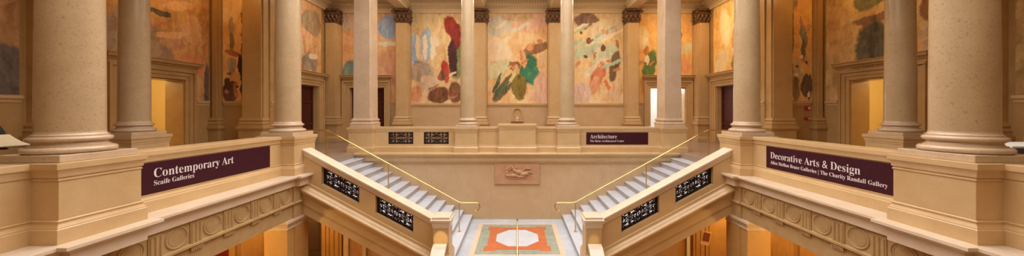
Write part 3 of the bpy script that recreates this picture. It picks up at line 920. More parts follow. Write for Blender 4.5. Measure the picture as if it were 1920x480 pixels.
for s in (-1, 1):
    sd = SIDE[s]
    tfm = FR['end_' + sd]
    A, B = sorted((s * 10.85, s * 10.0)), sorted((s * 12.15, s * 11.86))
    pilaster(tfm, A[0], A[1], .34, 'wide pilaster at the outer corner of the %s aisle end wall' % sd, mat=M['tanshade'])
    pilaster(tfm, B[0], B[1], .22, 'narrow corner pilaster beside the lit doorway of the %s aisle' % sd, mat=M['tanshade'])
    pilaster(FR[sd], 8.08, 8.72, .25, 'pilaster on the %s aisle wall, mostly hidden behind the nearest column' % sd, mat=M['tanshade'])

# ------------------------------------------------------------------ gallery balustrades
RBASE = [(.04, 0), (.04, .175), (.03, .185), (.03, .20), (.012, .24), (.01, .26), (.018, .265), (.018, .278), (0, .285)]
RCAP = [(0, .78), (.012, .79), (.018, .83), (.028, .87), (.045, .89), (.045, .965)]
def balustrade(x0, x1, y0, y1, label, tf, off, holes=None, cat='balustrade'):
    c = tf(((x0 + x1) / 2, (y0 + y1) / 2, 0))
    t = thing('balustrade', c, label, cat, 'marble gallery balustrades')
    MB(tf).rings(x0, x1, y0, y1, RBASE, off).build('base', M['tan'], t, bevel=.003)
    m = MB(tf)
    if holes:
        cur = x0
        for h0, h1, za, zb in holes:
            m.box(cur, h0, y0, y1, .285, .78); m.box(h0, h1, y0, y1, .285, za); m.box(h0, h1, y0, y1, zb, .78); cur = h1
        m.box(cur, x1, y0, y1, .285, .78)
    else:
        m.box(x0, x1, y0, y1, .285, .78)
    m.build('panel', M['tan'], t)
    MB(tf).rings(x0, x1, y0, y1, RCAP, off).build('coping', M['tan'], t, bevel=.006)
    return t
OFFS = (1, 1, 0, 0)
BAL = {}
for s in (-1, 1):
    sd = SIDE[s]
    BAL[s] = balustrade(XR, XR + .32, 4.76, 8.02, 'long tan marble balustrade carrying the maroon sign on the %s gallery' % sd, mir(s), OFFS)
    balustrade(XR, XR + .32, -1.0, 3.90, 'near end of the %s gallery balustrade at the frame edge' % sd, mir(s), OFFS)
OF2 = (0, 0, 1, 1)
balustrade(-5.55, -2.38, 12.66, 12.96, 'far gallery balustrade with two black iron grilles', ident, OF2, [(-5.02, -4.05, .30, .765), (-3.64, -2.67, .30, .765)])
balustrade(2.38, 5.55, 12.66, 12.96, 'far gallery balustrade behind the Architecture sign', ident, OF2)
balustrade(-1.54, -.70, 12.66, 12.96, 'short far balustrade left of the centre block', ident, OF2)
balustrade(.70, 1.54, 12.66, 12.96, 'short far balustrade right of the centre block', ident, OF2)
pedestal(-.70, .70, 12.43, 13.1, 'wide raised marble block at the centre of the far gallery', ztop=1.08, name='centre_block')

# ------------------------------------------------------------------ iron grilles
def grille_geo(m, w, h, mapf, y0, units=2, th=.03):
    """scroll grille in a rectangle 0..w, 0..h; mapf(x, z) -> (X, Z)"""
    def T(pts, r, n=5, close=False):
        q = [(mapf(px, pz)[0], y0 + th / 2, mapf(px, pz)[1]) for px, pz in pts]
        m.tube(q, r, n, close)
    def bar(xa, xb, za, zb, d=th):
        p = [mapf(xa, za), mapf(xb, za), mapf(xb, zb), mapf(xa, zb)]
        m.extr(p, lambda q: (q[0], y0, q[1]), lambda q: (q[0], y0 + d, q[1]))
    e = .032
    bar(0, w, 0, e * 1.6); bar(0, w, h - e, h); bar(0, e, 0, h); bar(w - e, w, 0, h)
    uw = w / units
    for u in range(units):
        x0 = u * uw; cx = x0 + uw / 2; cz = h / 2
        bar(x0 - .010, x0 + .010, 0, h)
        for q in (.12, .88):
            bar(x0 + uw * q - .011, x0 + uw * q + .011, 0, h, th * .7)
        # centre rosette
        for rr in (.03, .065, .11):
            T([(cx + rr * math.cos(2 * PI * k / 16), cz + rr * math.sin(2 * PI * k / 16)) for k in range(16)], .012, 5, True)
        for k in range(4):
            a = PI / 4 + k * PI / 2
            T([(cx + .055 * math.cos(a), cz + .055 * math.sin(a)), (cx + .16 * math.cos(a), cz + .16 * math.sin(a))], .014)
        for dx in (-.018, .018):
            bar(cx + dx - .008, cx + dx + .008, 0, h, th * .6)
        bar(x0, x0 + uw, cz - .006, cz + .006, th * .6)
        # corner scrolls
        for sx in (-1, 1):
            for sz in (-1, 1):
                ox, oz = cx + sx * uw * .33, cz + sz * h * .34
                pts = []
                for k in range(15):
                    a = k / 14 * 3.4 * PI
                    rr = .062 * (1 - k / 19)
                    pts.append((ox - sx * rr * math.cos(a), oz + sz * rr * math.sin(a)))
                T(pts, .014)
                ox2, oz2 = cx + sx * uw * .13, cz + sz * h * .40
                T([(ox2 + .032 * math.cos(2 * PI * k / 10), oz2 + .032 * math.sin(2 * PI * k / 10)) for k in range(10)], .012, 5, True)
                ox3 = cx + sx * uw * .38
                T([(ox3 + .026 * math.cos(2 * PI * k / 10), cz + sz * .055 + .026 * math.sin(2 * PI * k / 10)) for k in range(10)], .012, 5, True)
                T([(ox, oz - sz * .06), (ox - sx * .05, cz + sz * .07), (cx + sx * .10, cz)], .014)
        # small leaves filling the field
        for (qx, qz) in ((.25, .12), (.75, .12), (.25, .88), (.75, .88), (.06, .3), (.06, .7), (.94, .3), (.94, .7), (.5, .06), (.5, .94), (.5, .25), (.5, .75), (.25, .35), (.75, .35), (.25, .65), (.75, .65)):
            px, pz = mapf(x0 + qx * uw, qz * h)
            m.ball((px, y0 + th / 2, pz), (.042, .014, .042), 7, 5)
gal = [o for o in bpy.data.objects if o.get('label') == 'far gallery balustrade with two black iron grilles'][0]
for gx in (-5.02, -3.64):
    m = MB(); grille_geo(m, .97, .465, lambda x, z: (gx + x, .30 + z), 12.69)
    g = m.build('iron_grille', M['iron'], gal)

# ------------------------------------------------------------------ signs
def wall_sign(label, tf, a0, a1, z0, z1, out, lines):
    c = tf(((a0 + a1) / 2, out, z0))
    t = thing('gallery_sign', c, label, 'sign', 'maroon gallery signs')
    MB(tf).box(a0, a1, out, out + .02, z0, z1).build('board', M['sign'], t, bevel=.003)
    for body, b0, b1, zb in lines:
        lettering(body, t, tf, b0, b1, zb, out + .02)
    return t
tl = frame(-XR, 0, 0, 1, 1, 0)
tr = frame(XR, 0, 0, -1, -1, 0)   # a = -Y
tb = frame(0, 12.66, 1, 0, 0, -1)
wall_sign('maroon sign reading Contemporary Art, Scaife Galleries on the left balustrade', tl, 5.02, 7.63, .283, .776, 0.001,
          [('Contemporary Art', 5.19, 6.645, .53), ('Scaife Galleries', 5.19, 5.835, .405)])
wall_sign('maroon sign reading Decorative Arts & Design on the right balustrade', tr, -7.58, -4.98, .283, .776, 0.001,
          [('Decorative Arts & Design', -7.45, -5.50, .515), ('Ailsa Mellon Bruce Galleries | The Charity Randall Gallery', -7.45, -5.09, .385)])
wall_sign('small maroon sign reading Architecture on the far gallery balustrade', tb, 2.68, 5.08, .283, .755, 0.001,
          [('Architecture', 2.83, 3.865, .52), ('The Heinz Architectural Center', 2.83, 4.145, .385)])
# names cut on the right doorway lintel
lettering('Ailsa Mellon Bruce Galleries', dr, frame(XW, 0, 0, -1, -1, 0), -11.75, -10.1, 3.085, .101, mat=M['bronze'])

# ------------------------------------------------------------------ entablature below the side galleries
def entab(s):
    sd = SIDE[s]; tf = mir(s)
    t = thing('gallery_entablature', (s * 5.8, 4.0, -1.05), 'carved entablature with roundels below the %s gallery' % sd, 'entablature', 'side entablatures')
    prof = [(6.15, 0), (5.36, 0), (5.36, -.045), (5.40, -.06), (5.45, -.10), (5.47, -.11), (5.47, -.26), (5.55, -.27), (6.15, -.27)]
    MB(tf).extr(prof, lambda p: (p[0], -1, p[1]), lambda p: (p[0], 8.9, p[1])).build('ledge', M['ledge'], t, bevel=.004)
    for (y0, y1) in ((3.8, 4.82), (7.93, 8.93)):
        m = MB(tf)
        m.rings(5.36, 5.60, y0 + .1, y1 - .1, [(0, -.27), (0, -.11), (.02, -.10), (.07, -.06), (.115, -.045), (.115, .001)], (1, 0, 1, 1))
        m.build('ledge_break', M['ledge'], t, bevel=.004)
    prof = [(5.53, -.27), (5.53, -.65), (5.47, -.66), (5.47, -.70), (5.53, -.715), (5.53, -1.05), (6.15, -1.05), (6.15, -.27)]
    MB(tf).extr(prof, lambda p: (p[0], -1, p[1]), lambda p: (p[0], 8.0, p[1])).build('frieze', M['frieze'], t, bevel=.003)
    # plain corner block with its own mouldings
    MB(tf).rings(5.49, 6.15, 8.0, 8.9, [(0, -1.05), (0, -.74), (.03, -.72), (.05, -.69), (.05, -.66), (0, -.65), (0, -.27)], (1, 0, 0, 0)).build('corner_block', M['frieze'], t, bevel=.004)
    for k in range(10):
        y = 2.155 + .625 * k
        m = MB(tf)
        rr = .165
        m.tube([(5.53, y + rr * math.cos(2 * PI * i / 28), -.465 + rr * math.sin(2 * PI * i / 28)) for i in range(28)], .017, 8, True)
        m.tube([(5.53, y + .125 * math.cos(2 * PI * i / 28), -.465 + .125 * math.sin(2 * PI * i / 28)) for i in range(28)], .006, 6, True)
        m.build('roundel', M['frieze'], t, smooth=True)
        yt = y - .3125
        if yt < 7.9:
            m = MB(tf)
            m.box(5.515, 5.53, yt - .105, yt + .105, -.655, -.285)
            for q in (-.07, 0, .07):
                m.extr([(0, -.026), (-.018, -.012), (-.018, .012), (0, .026)], lambda p: (5.515 + p[0], yt + q + p[1], -.65), lambda p: (5.515 + p[0], yt + q + p[1], -.33))
            m.build('triglyph', M['frieze'], t)
            m = MB(tf)
            m.box(5.49, 5.53, yt - .11, yt + .11, -.745, -.715)
            for q in range(6):
                yy = yt - .095 + q * .038
                m.rings(5.495, 5.525, yy - .010, yy + .010, [(.004, -.775), (0, -.745)])
            m.build('guttae', M['frieze'], t)
for s in (-1, 1):
    entab(s)

# ledge and cornice below the far gallery
t = thing('gallery_ledge', (0, 12.5, -.4), 'long projecting marble ledge below the far gallery, above the relief', 'ledge')
prof = [(12.96, 0), (12.22, 0), (12.21, -.02), (12.21, -.06), (12.25, -.08), (12.30, -.12), (12.32, -.14), (12.32, -.30), (12.34, -.31), (12.38, -.36), (12.40, -.37), (12.40, -.41), (12.96, -.41)]
MB().extr(prof, lambda p: (-XT, p[0], p[1]), lambda p: (XT, p[0], p[1])).build('ledge', M['tan'], t, bevel=.004)

# ------------------------------------------------------------------ stairs
for s in (-1, 1):
    sd = SIDE[s]; tf = mir(s)
    t = thing('side_staircase', (s * 3.9, 10.6, ZL), 'white marble stair flight rising from the landing to the %s gallery' % sd, 'staircase', 'side stair flights')
    for k in range(13):
        xa = X1 + TRD * k; zt = ZL + RIS * (k + 1)
        m = MB(tf)
        m.box(xa - .022, xa + TRD + .005, 8.68, YW, zt - .035, zt)
        st = m.build('step', M['white'], t, bevel=.006)
        MB(tf).box(xa, xa + TRD, 8.68, YW, zt - RIS - .02, zt - .035).build('riser', M['riser'], st)
    # sloping soffit slab
    MB(tf).extr([(X1 + .3, ZL - .02), (XT, -RIS - .1), (XT, -RIS - .45), (X1 + .3, ZL - .4)], lambda p: (p[0], 8.68, p[1]), lambda p: (p[0], YW, p[1])).build('soffit', M['tan'], t)
    # parapet
    t = thing('stair_parapet', (s * 3.8, 8.5, -2.6), 'sloping marble parapet with two iron grilles beside the %s stairs' % sd, 'parapet', 'stair parapets')
    L = lambda x: .64 - .5375 * (5.54 - x)
    XA, XB = 2.12, 5.52
    def pr_(prof, name, mat, xa=XA, xb=XB, bevel=.004):
        return MB(tf).extr(prof, lambda p: (xa, p[0], L(xa) + p[1]), lambda p: (xb, p[0], L(xb) + p[1])).build(name, mat, t, bevel=bevel)
    pr_([(8.31, 0), (8.31, -.045), (8.325, -.06), (8.335, -.11), (8.35, -.12), (8.35, -.17), (8.66, -.17), (8.66, -.12), (8.69, -.045), (8.69, 0)], 'coping', M['ledge'], bevel=.006)
    m = MB(tf)
    def sb(xa, xb, da, db):
        m.extr([(8.37, da), (8.64, da), (8.64, db), (8.37, db)], lambda p: (xa, p[0], L(xa) + p[1]), lambda p: (xb, p[0], L(xb) + p[1]))
    for xa, xb in ((XA, 2.68), (3.65, 4.07), (5.04, XB)):
        sb(xa, xb, -.17, -.85)
    for xa, xb in ((2.68, 3.65), (4.07, 5.04)):
        sb(xa, xb, -.17, -.205); sb(xa, xb, -.664, -.85)
    m.build('panel', M['tan'], t)
    pr_([(8.37, -.80), (8.345, -.81), (8.345, -.86), (8.335, -.89), (8.30, -.92), (8.24, -.95), (8.21, -.975), (8.20, -1.0), (8.205, -1.03), (8.23, -1.06), (8.26, -1.08), (8.27, -1.13), (8.31, -1.15), (8.31, -1.38), (8.325, -1.39), (8.325, -1.42), (8.345, -1.43), (8.345, -1.66), (8.67, -1.66), (8.67, -.80)], 'string_moulding', M['tan'])
    for xa in (2.68, 4.07):
        m2 = MB(tf)
        grille_geo(m2, .97, .459, lambda x, z: (xa + x, L(xa + x) - .664 + z), 8.47)
        m2.build('iron_grille', M['iron'], t)
    # newel
    t = thing('newel_block', (s * 1.92, 8.4, ZL), 'square marble newel block at the foot of the %s parapet' % sd, 'newel', 'marble newels')
    MB(tf).rings(1.72, 2.12, 8.16, 8.60, [(.05, ZD), (.05, -2.02), (.03, -2.0), (.015, -1.95), (0, -1.93)]).build('base', M['tan'], t, bevel=.004)
    MB(tf).box(1.72, 2.12, 8.16, 8.60, -1.93, -1.36).build('body', M['tan'], t, bevel=.006)
    MB(tf).rings(1.72, 2.12, 8.16, 8.60, [(0, -1.36), (.012, -1.35), (.012, -1.32), (.02, -1.30), (.03, -1.21), (.055, -1.18), (.06, -1.14), (.02, -1.135), (.02, -1.075), (.0, -1.07)]).build('cap', M['ledge'], t, bevel=.005)
    # lower parapet towards the viewer
    t = thing('stair_parapet', (s * 1.92, 6.5, ZD), 'lower parapet of the central flight running down from the %s newel' % sd, 'parapet', 'stair parapets')
    LY = lambda y: -1.74 - .5375 * (8.12 - y)
    ys = [8.14, 8.05, 7.95, 7.8, 5.2]
    zs = [-1.73, -1.75, -1.79, LY(7.8), LY(5.2)]
    for i in range(4):
        pass
    vs = []
    m = MB(tf)
    pf = [(1.76, 0), (1.76, -.12), (2.10, -.12), (2.10, 0)]
    for i, (yy, zz) in enumerate(zip(ys, zs)):
        vs += [(p[0], yy, zz + p[1]) for p in pf]
    fs = [(0, 1, 2, 3), tuple(16 + q for q in (3, 2, 1, 0))]
    for i in range(4):
        for q in range(4):
            fs.append((i * 4 + q, i * 4 + (q + 1) % 4, i * 4 + 4 + (q + 1) % 4, i * 4 + 4 + q))
    m.add(vs, fs); m.build('coping', M['ledge'], t, bevel=.006)
    MB(tf).extr([(8.12, -1.84), (7.8, LY(7.8) - .12), (5.2, LY(5.2) - .12), (5.2, ZD), (8.12, ZD)], lambda p: (1.80, p[0], p[1]), lambda p: (2.06, p[0], p[1])).build('panel', M['tan'], t)
# central flight
t = thing('central_staircase', (0, 7, ZD), 'white marble central flight descending from the landing towards the viewer', 'staircase')
for k in range(14):
    yy = 8.8 - TRD * k; zt = ZL - RIS * k
    m = MB()
    m.box(-1.66, 1.66, yy - TRD, yy + .0, zt - RIS - .3 if zt - RIS - .3 > ZD else ZD, zt - RIS)
    m.build('step', M['white'], t, bevel=.006)

# ------------------------------------------------------------------ brass handrails
for s in (-1, 1):
    sd = SIDE[s]; tf = mir(s)
    YR = 10.65
    t = thing('brass_handrail', (s * 4, YR, ZL), 'polished brass handrail running up the middle of the %s stairs' % sd, 'handrail', 'side stair handrails')
    top = (6.2, .955); bot = (1.88, -1.40)
    pts = [(7.05, YR, .955), (6.9, YR, .955), (6.32, YR, .955), (6.22, YR, .94)]
    for i in range(1, 12):
        q = i / 12
        pts.append((top[0] + (bot[0] - top[0]) * q, YR, top[1] - .01 + (bot[1] - top[1]) * q))
    pts += [(1.96, YR, -1.375), (1.86, YR, -1.412), (1.74, YR, -1.42), (1.50, YR, -1.42), (1.36, YR, -1.42)]
    for i in range(1, 11):
        a = PI * i / 11
        pts.append((1.36 - .13 * math.sin(a), YR, -1.55 + .13 * math.cos(a) ))
    pts += [(1.38, YR, -1.68)]
    MB(tf).tube(pts, .023, 12).build('rail', M['brass'], t, smooth=True)
    fin = MB(tf).ball((1.385, YR, -1.68), (.032, .032, .032)); fin.build('end_knob', M['brass'], t, smooth=True)
    for (x, zb, zt) in ((1.90, ZL + RIS, -1.40), (4.22, ZL + RIS * 8, top[1] + (4.22 - 6.2) / (1.88 - 6.2) * (bot[1] - top[1])), (6.24, 0, .94), (7.0, 0, .955)):
        p = MB(tf).tube([(x, YR, zb), (x, YR, zt)], .017, 12).build('post', M['brass'], t, smooth=True)
        MB(tf).lathe(x, YR, [(.055, zb), (.055, zb + .012), (.03, zb + .022), (.02, zb + .045)], 20).build('flange', M['brass'], p, smooth=True)
t = thing('brass_handrail', (0, 9.4, ZL), 'brass centre handrail descending the central flight, seen end on at the landing', 'handrail')
pts = [(0, 9.62, -1.66), (0, 9.60, -1.60), (0, 9.5, -1.565), (0, 9.38, -1.565)] + [(0, 9.30 - d, -1.585 - .5375 * d) for d in (0, .5, 1, 2, 3, 4)]
MB().tube(pts, .024, 12).build('rail', M['brass'], t, smooth=True)
for (y, zb, zt) in ((9.42, ZL, -1.57), (6.9, ZL - RIS * 6, -2.87)):
    p = MB().tube([(0, y, zb), (0, y, zt)], .018, 12).build('post', M['brass'], t, smooth=True)
    MB().lathe(0, y, [(.055, zb), (.055, zb + .012), (.03, zb + .022), (.02, zb + .045)], 20).build('flange', M['brass'], p, smooth=True)

# ------------------------------------------------------------------ relief plaque
t = thing('relief_plaque', (0, YW, -1.21), 'rectangular stone plaque with a reclining figure in relief on the landing wall', 'relief')
MB().box(-.86, .86, YW - .06, YW, -1.20, -.42).build('slab', M['relief'], t, bevel=.01)
m = MB()
yb = YW - .065
def blob(x, z, rx, rz, rot, d=.06):
    m.ball((x, yb, z), (rx, d, rz), 14, 8, Matrix.Rotation(R(rot), 3, 'Y'))
blob(-.30, -.62, .17, .055, -28); blob(-.40, -.72, .06, .14, 10); blob(-.18, -.56, .06, .065, 0, .09); blob(-.10, -.66, .12, .075, 22)
blob(.05, -.73, .17, .085, 8, .08); blob(.26, -.80, .20, .08, -6, .08); blob(.38, -.74, .19, .035, -8, .06); blob(.52, -.76, .06, .03, 20)
blob(.16, -.90, .2, .055, -4); blob(-.12, -.86, .2, .07, 0); blob(-.36, -.86, .12, .06, 10); blob(-.05, -.56, .05, .05, 0)
for k in range(5):
    blob(.30 + .035 * k, -.60 + .012 * k - .012 * k * k * .3, .025, .10, 40 + 9 * k, .05)
for k in range(4):
    blob(-.36 + .05 * k, -.60 + .03 * k, .11, .018, -25 - 8 * k, .08)
blob(.0, -.97, .5, .02, 0, .03)
m.build('figure', M['relief'], t, smooth=True)

# wall fountain niche
t = thing('wall_niche', (0, YB, 1.0), 'small arched niche with a basin on the back wall below the central mural', 'niche')
tfb = FR['back']
m = MB(tfb)
out = [(-.26, 1.08), (.26, 1.08), (.26, 1.5)] + [(.26 * math.cos(PI * i / 10), 1.5 + .26 * math.sin(PI * i / 10)) for i in range(1, 10)] + [(-.26, 1.5)]
inn = [(-.20, 1.12), (.20, 1.12), (.20, 1.5)] + [(.20 * math.cos(PI * i / 10), 1.5 + .20 * math.sin(PI * i / 10)) for i in range(1, 10)] + [(-.20, 1.5)]
n = len(out)
vs = [(x, .10, z) for x, z in out] + [(x, .10, z) for x, z in inn] + [(x, 0, z) for x, z in out] + [(x, .015, z) for x, z in inn]
fs = []
for i in range(n):
    j = (i + 1) % n
    fs += [(i, j, n + j, n + i), (i, j, 2 * n + j, 2 * n + i), (n + i, n + j, 3 * n + j, 3 * n + i)]
fs.append(tuple(3 * n + i for i in range(n)))
m.add(vs, fs); m.build('surround', M['tan'], t)
MB(tfb).rings(-.30, .30, 0, .22, [(-.12, .92), (-.04, .96), (0, 1.0), (.02, 1.02), (.04, 1.03), (.04, 1.07), (.0, 1.075)], (1, 1, 0, 1)).build('basin', M['relief'], t, bevel=.005)
m = MB(tfb); m.ball((0, .13, 1.19), (.07, .06, .05)); m.tube([(.0, .13, 1.15), (.03, .13, 1.25), (-.02, .13, 1.34), (-.05, .13, 1.33)], .014, 8); m.lathe(0, .13, [(.05, 1.075), (.05, 1.1), (.02, 1.12), (.03, 1.16)], 14)
m.build('spout', M['galwhite'], t, smooth=True)

# fire alarm on the right aisle end wall
te = FR['end_right']
for (nm, z, h_, lb) in (('fire_alarm', 1.62, .16, 'red fire alarm strobe on the right aisle end wall, the upper one'), ('alarm_pull_station', 1.22, .12, 'small red pull station below the alarm strobe')):
    t = thing(nm, (11.62, YF, z), lb, 'alarm', 'fire alarm devices')
    MB(te).rings(11.55, 11.69, 0, .06, [(0, z), (.005, z + .01), (.005, z + h_ - .01), (0, z + h_)], (1, 1, 0, 1)).build('housing', M['red'], t, bevel=.008)
    MB(te).box(11.66, 11.72, .06, .075, z + .04, z + h_ - .04).build('lens', M['paper'], t, bevel=.004)
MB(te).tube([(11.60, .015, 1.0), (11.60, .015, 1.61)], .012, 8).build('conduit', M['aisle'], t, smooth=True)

# ------------------------------------------------------------------ lower hall
for s in (-1, 1):
    sd = SIDE[s]; tf = mir(s)
    t = thing('lower_pier', (s * 5.85, 8.3, ZD), 'square stone pier with moulded cap below the %s gallery corner' % sd, 'pier', 'lower hall piers')
    m = MB(tf)
    m.box(5.56, 6.12, 7.86, 8.66, ZD, -1.3)
    m.box(5.53, 5.56, 8.10, 8.42, ZD, -1.3)
    m.build('shaft', M['amber'], t, bevel=.006)
    MB(tf).rings(5.56, 6.12, 7.86, 8.66, [(0, -1.3), (.02, -1.29), (.02, -1.26), (.0, -1.25), (.03, -1.2), (.07, -1.14), (.09, -1.12), (.09, -1.055)]).build('cap', M['ledge'], t, bevel=.004)
    m = MB(tf)
    m.box(XT, 11.2, YW, YW + .3, ZD, -.3)
    struct(m, 'wall_lower_back_' + sd, M['amber'])
    struct(MB(tf).box(9.4, 9.6, -3, YW, ZD, -.3), 'wall_lower_' + sd, M['amber'])
    struct(MB(tf).box(6.17, 13, -3, YW, -.75, -.31), 'ceiling_lower_' + sd, M['beam'])
    # fluted pilasters
    for (xa, xb, lb) in ((6.66, 7.42, 'ribbed amber pilaster on the lower back wall below the %s stairs' % sd),):
        t = thing('ribbed_pilaster', (s * (xa + xb) / 2, YW - .1, ZD), lb, 'pilaster', 'lower hall pilasters')
        m = MB(tf); m.box(xa, xb, YW - .12, YW, ZD, -.75)
        m.build('shaft', M['amber'], t, bevel=.006)
        for q in (.12, .3, .48, .62):
            MB(tf).tube([(xa + q, YW - .12, ZD), (xa + q, YW - .12, -.76)], .03, 8).build('rib', M['amber'], t, smooth=True)
    tw = frame(s * 9.4, 0, 0, 1, -s, 0)
    t = thing('ribbed_pilaster', (s * 9.35, 11.3, ZD), 'ribbed amber pilaster on the lower side wall below the %s gallery' % sd, 'pilaster', 'lower hall pilasters')
    MB(tw).box(10.9, 11.9, 0, .15, ZD, -.75).build('shaft', M['amber'], t, bevel=.006)
    for q in (11.05, 11.25, 11.5, 11.72):
        MB(tw).tube([(q, .15, ZD), (q, .15, -.76)], .035, 8).build('rib', M['amber'], t, smooth=True)
t = thing('crimson_hanging', (-9.38, 10.1, ZD), 'deep crimson hanging panel on the lower left wall', 'wall hanging')
m = MB(FR['left'] if False else frame(-9.4, 0, 0, 1, 1, 0))
m.box(9.5, 10.55, .005, .04, ZD + .3, -1.9)
m.build('panel', M['redpanel'], t)
MB(frame(-9.4, 0, 0, 1, 1, 0)).tube([(9.4, .05, -1.88), (10.65, .05, -1.88)], .02, 8).build('rod', M['brass'], t, smooth=True)
t = thing('recess_panel', (-7.98, YW, ZD), 'dark brown panel in place of a shaded recess on the lower back wall below the left stairs', 'wall panel')
MB().box(-8.5, -7.46, YW - .06, YW - .001, ZD, -2.2).build('leaf', M['recess_brown'], t, bevel=.01)  # dark board stands in for the shade of a recess
for z0 in (ZD + .3, ZD + 1.7):
    for x0 in (-8.4, -7.92):
        MB().rings(x0, x0 + .38, YW - .075, YW - .06, [(0, z0), (0, z0 + 1.1)]).build('door_panel', M['recess_brown'], t, bevel=.008)
# doorway glimpse beneath the left stairs
t = thing('stone_doorframe', (-6.1, YW, ZD), 'pale stone doorframe on the lower back wall below the left stairs', 'doorframe')
m = MB(); m.box(-6.62, -6.42, YW - .08, YW - .001, ZD, -2.95); m.box(-5.9, -5.75, YW - .08, YW - .001, ZD, -2.95); m.box(-6.62, -5.75, YW - .1, YW - .001, -2.95, -2.75)
m.build('frame', M['ledge'], t, bevel=.01)
MB().box(-6.42, -5.9, YW - .03, YW - .001, ZD, -2.95).build('panel', M['redpanel'] if False else M['relief'], t)
# poster on a stand below the right stairs
t = thing('poster_stand', (6.3, 11.0, ZD), 'small tilted poster on a thin pole below the right stairs', 'poster stand')
rot = Matrix.Rotation(R(12), 3, 'Y')
def tp(p):
    v = rot @ Vector((p[0], p[1], p[2])); return (6.35 + v.x, 10.95 + v.y, -2.70 + v.z)
MB(tp).box(-.15, .15, 0, .02, -.23, .23).build('card', M['poster'], t, bevel=.003)
MB(tp).box(-.115, .115, -.004, 0, -.10, .19).build('picture', M['posterink'], t)
MB().tube([(6.35, 10.99, ZD), (6.35, 10.99, -2.8)], .012, 8).build('pole', M['iron'], t)
MB().lathe(6.35, 10.99, [(.16, ZD), (.16, ZD + .02), (.03, ZD + .03)], 24).build('foot', M['iron'], t)
# tall pale banner strip below right stairs
t = thing('banner_stand', (6.38, 12.1, ZD), 'narrow white banner edge on the lower back wall below the right stairs', 'banner')
MB().box(6.44, 6.56, 12.36, 12.38, ZD + .1, -2.75).build('banner', M['paper'], t)
MB().box(6.40, 6.60, 12.30, 12.43, ZD, ZD + .1).build('foot', M['iron'], t, bevel=.01)

# ------------------------------------------------------------------ desk and card at the right edge
t = thing('reception_desk', (8.28, 5.3, 0), 'blue grey desk with a pale top at the right frame edge behind the near column', 'desk')
MB().rings(7.56, 9.0, 4.98, 5.6, [(-.22, 0), (-.22, .75), (-.05, 1.0), (-.02, 1.03)]).build('body', M['grey'], t, bevel=.01)
MB().box(7.52, 9.04, 4.94, 5.64, 1.03, 1.06).build('top', M['paper'], t, bevel=.006)
t = thing('card_holder', (7.92, 5.05, 1.06), 'small white card sign standing on the desk at the right edge', 'card')
MB().extr([(0, 0), (.012, .15), (.02, .15), (.022, 0)], lambda p: (7.85, 5.02 + p[0], 1.06 + p[1]), lambda p: (8.11, 5.02 + p[0], 1.06 + p[1])).build('card', M['paper'], t)
MB().box(7.91, 8.05, 5.021, 5.03, 1.12, 1.13).build('printed_line', M['iron'], t)

# ------------------------------------------------------------------ person at the left edge
def skin_obj(name, verts, edges, radii, mat, parent, sub=2):
    o0 = ORG[parent.name]
    me = bpy.data.meshes.new(name)
    me.from_pydata([(v[0] - o0[0], v[1] - o0[1], v[2] - o0[2]) for v in verts], edges, [])
    o = bpy.data.objects.new(name, me); COL.objects.link(o)
    sk_ = o.modifiers.new('skin', 'SKIN')
    if not me.skin_vertices:
        bm = bmesh.new(); bm.from_mesh(me); bm.verts.layers.skin.verify(); bm.to_mesh(me); bm.free()
    for i, sv in enumerate(me.skin_vertices[0].data):
        r_ = radii[i]
        sv.radius = r_ if isinstance(r_, tuple) else (r_, r_)
        sv.use_root = (i == 0)
    ss = o.modifiers.new('sub', 'SUBSURF'); ss.levels = sub; ss.render_levels = sub
    bpy.context.view_layer.update()
    dg = bpy.context.evaluated_depsgraph_get()
    m2 = bpy.data.meshes.new_from_object(o.evaluated_get(dg))
    m2.name = name
    bpy.data.objects.remove(o)
    m2.materials.clear(); m2.materials.append(mat)
    m2.polygons.foreach_set('use_smooth', [True] * len(m2.polygons))
    o = bpy.data.objects.new(name, m2); COL.objects.link(o)
    o.parent = parent; ORG[o.name] = o0
    return o
px, py = -7.52, 4.45
pt = thing('person', (px, py, 0), 'person in a black jacket holding an open book, cut off by the left edge', 'person')
# body: facing +X (towards the stairwell), right hand side at -Y
def W(f, l, z):   # forward, left, up in the person's frame
    return (px + f, py + l, z)
bv = [W(0, 0, .95), W(0, 0, 1.15), W(.0, 0, 1.36), W(.01, 0, 1.47), W(.02, 0, 1.53), W(.035, 0, 1.60), W(.03, 0, 1.68), W(.02, 0, 1.74),
      W(0, -.10, .88), W(.02, -.11, .50), W(-.02, -.11, .10), W(.10, -.12, .04),
      W(0, .10, .88), W(.02, .11, .50), W(-.02, .11, .10), W(.10, .12, .04),
      W(0, -.17, 1.42), W(.06, -.24, 1.20), W(.20, -.14, 1.09), W(.25, -.10, 1.07),
      W(0, .17, 1.42), W(.10, .21, 1.24), W(.15, .17, 1.10), W(.18, .15, 1.07)]
be = [(0, 1), (1, 2), (2, 3), (3, 4), (4, 5), (5, 6), (6, 7), (0, 8), (8, 9), (9, 10), (10, 11), (0, 12), (12, 13), (13, 14), (14, 15),
      (2, 16), (16, 17), (17, 18), (18, 19), (2, 20), (20, 21), (21, 22), (22, 23)]
br = [(.11, .15), (.10, .13), (.10, .15), .055, .055, (.085, .075), (.095, .08), (.06, .055), .085, .055, .04, .035, .085, .055, .04, .035,
      .055, .042, .03, (.028, .018), .055, .042, .03, (.028, .018)]
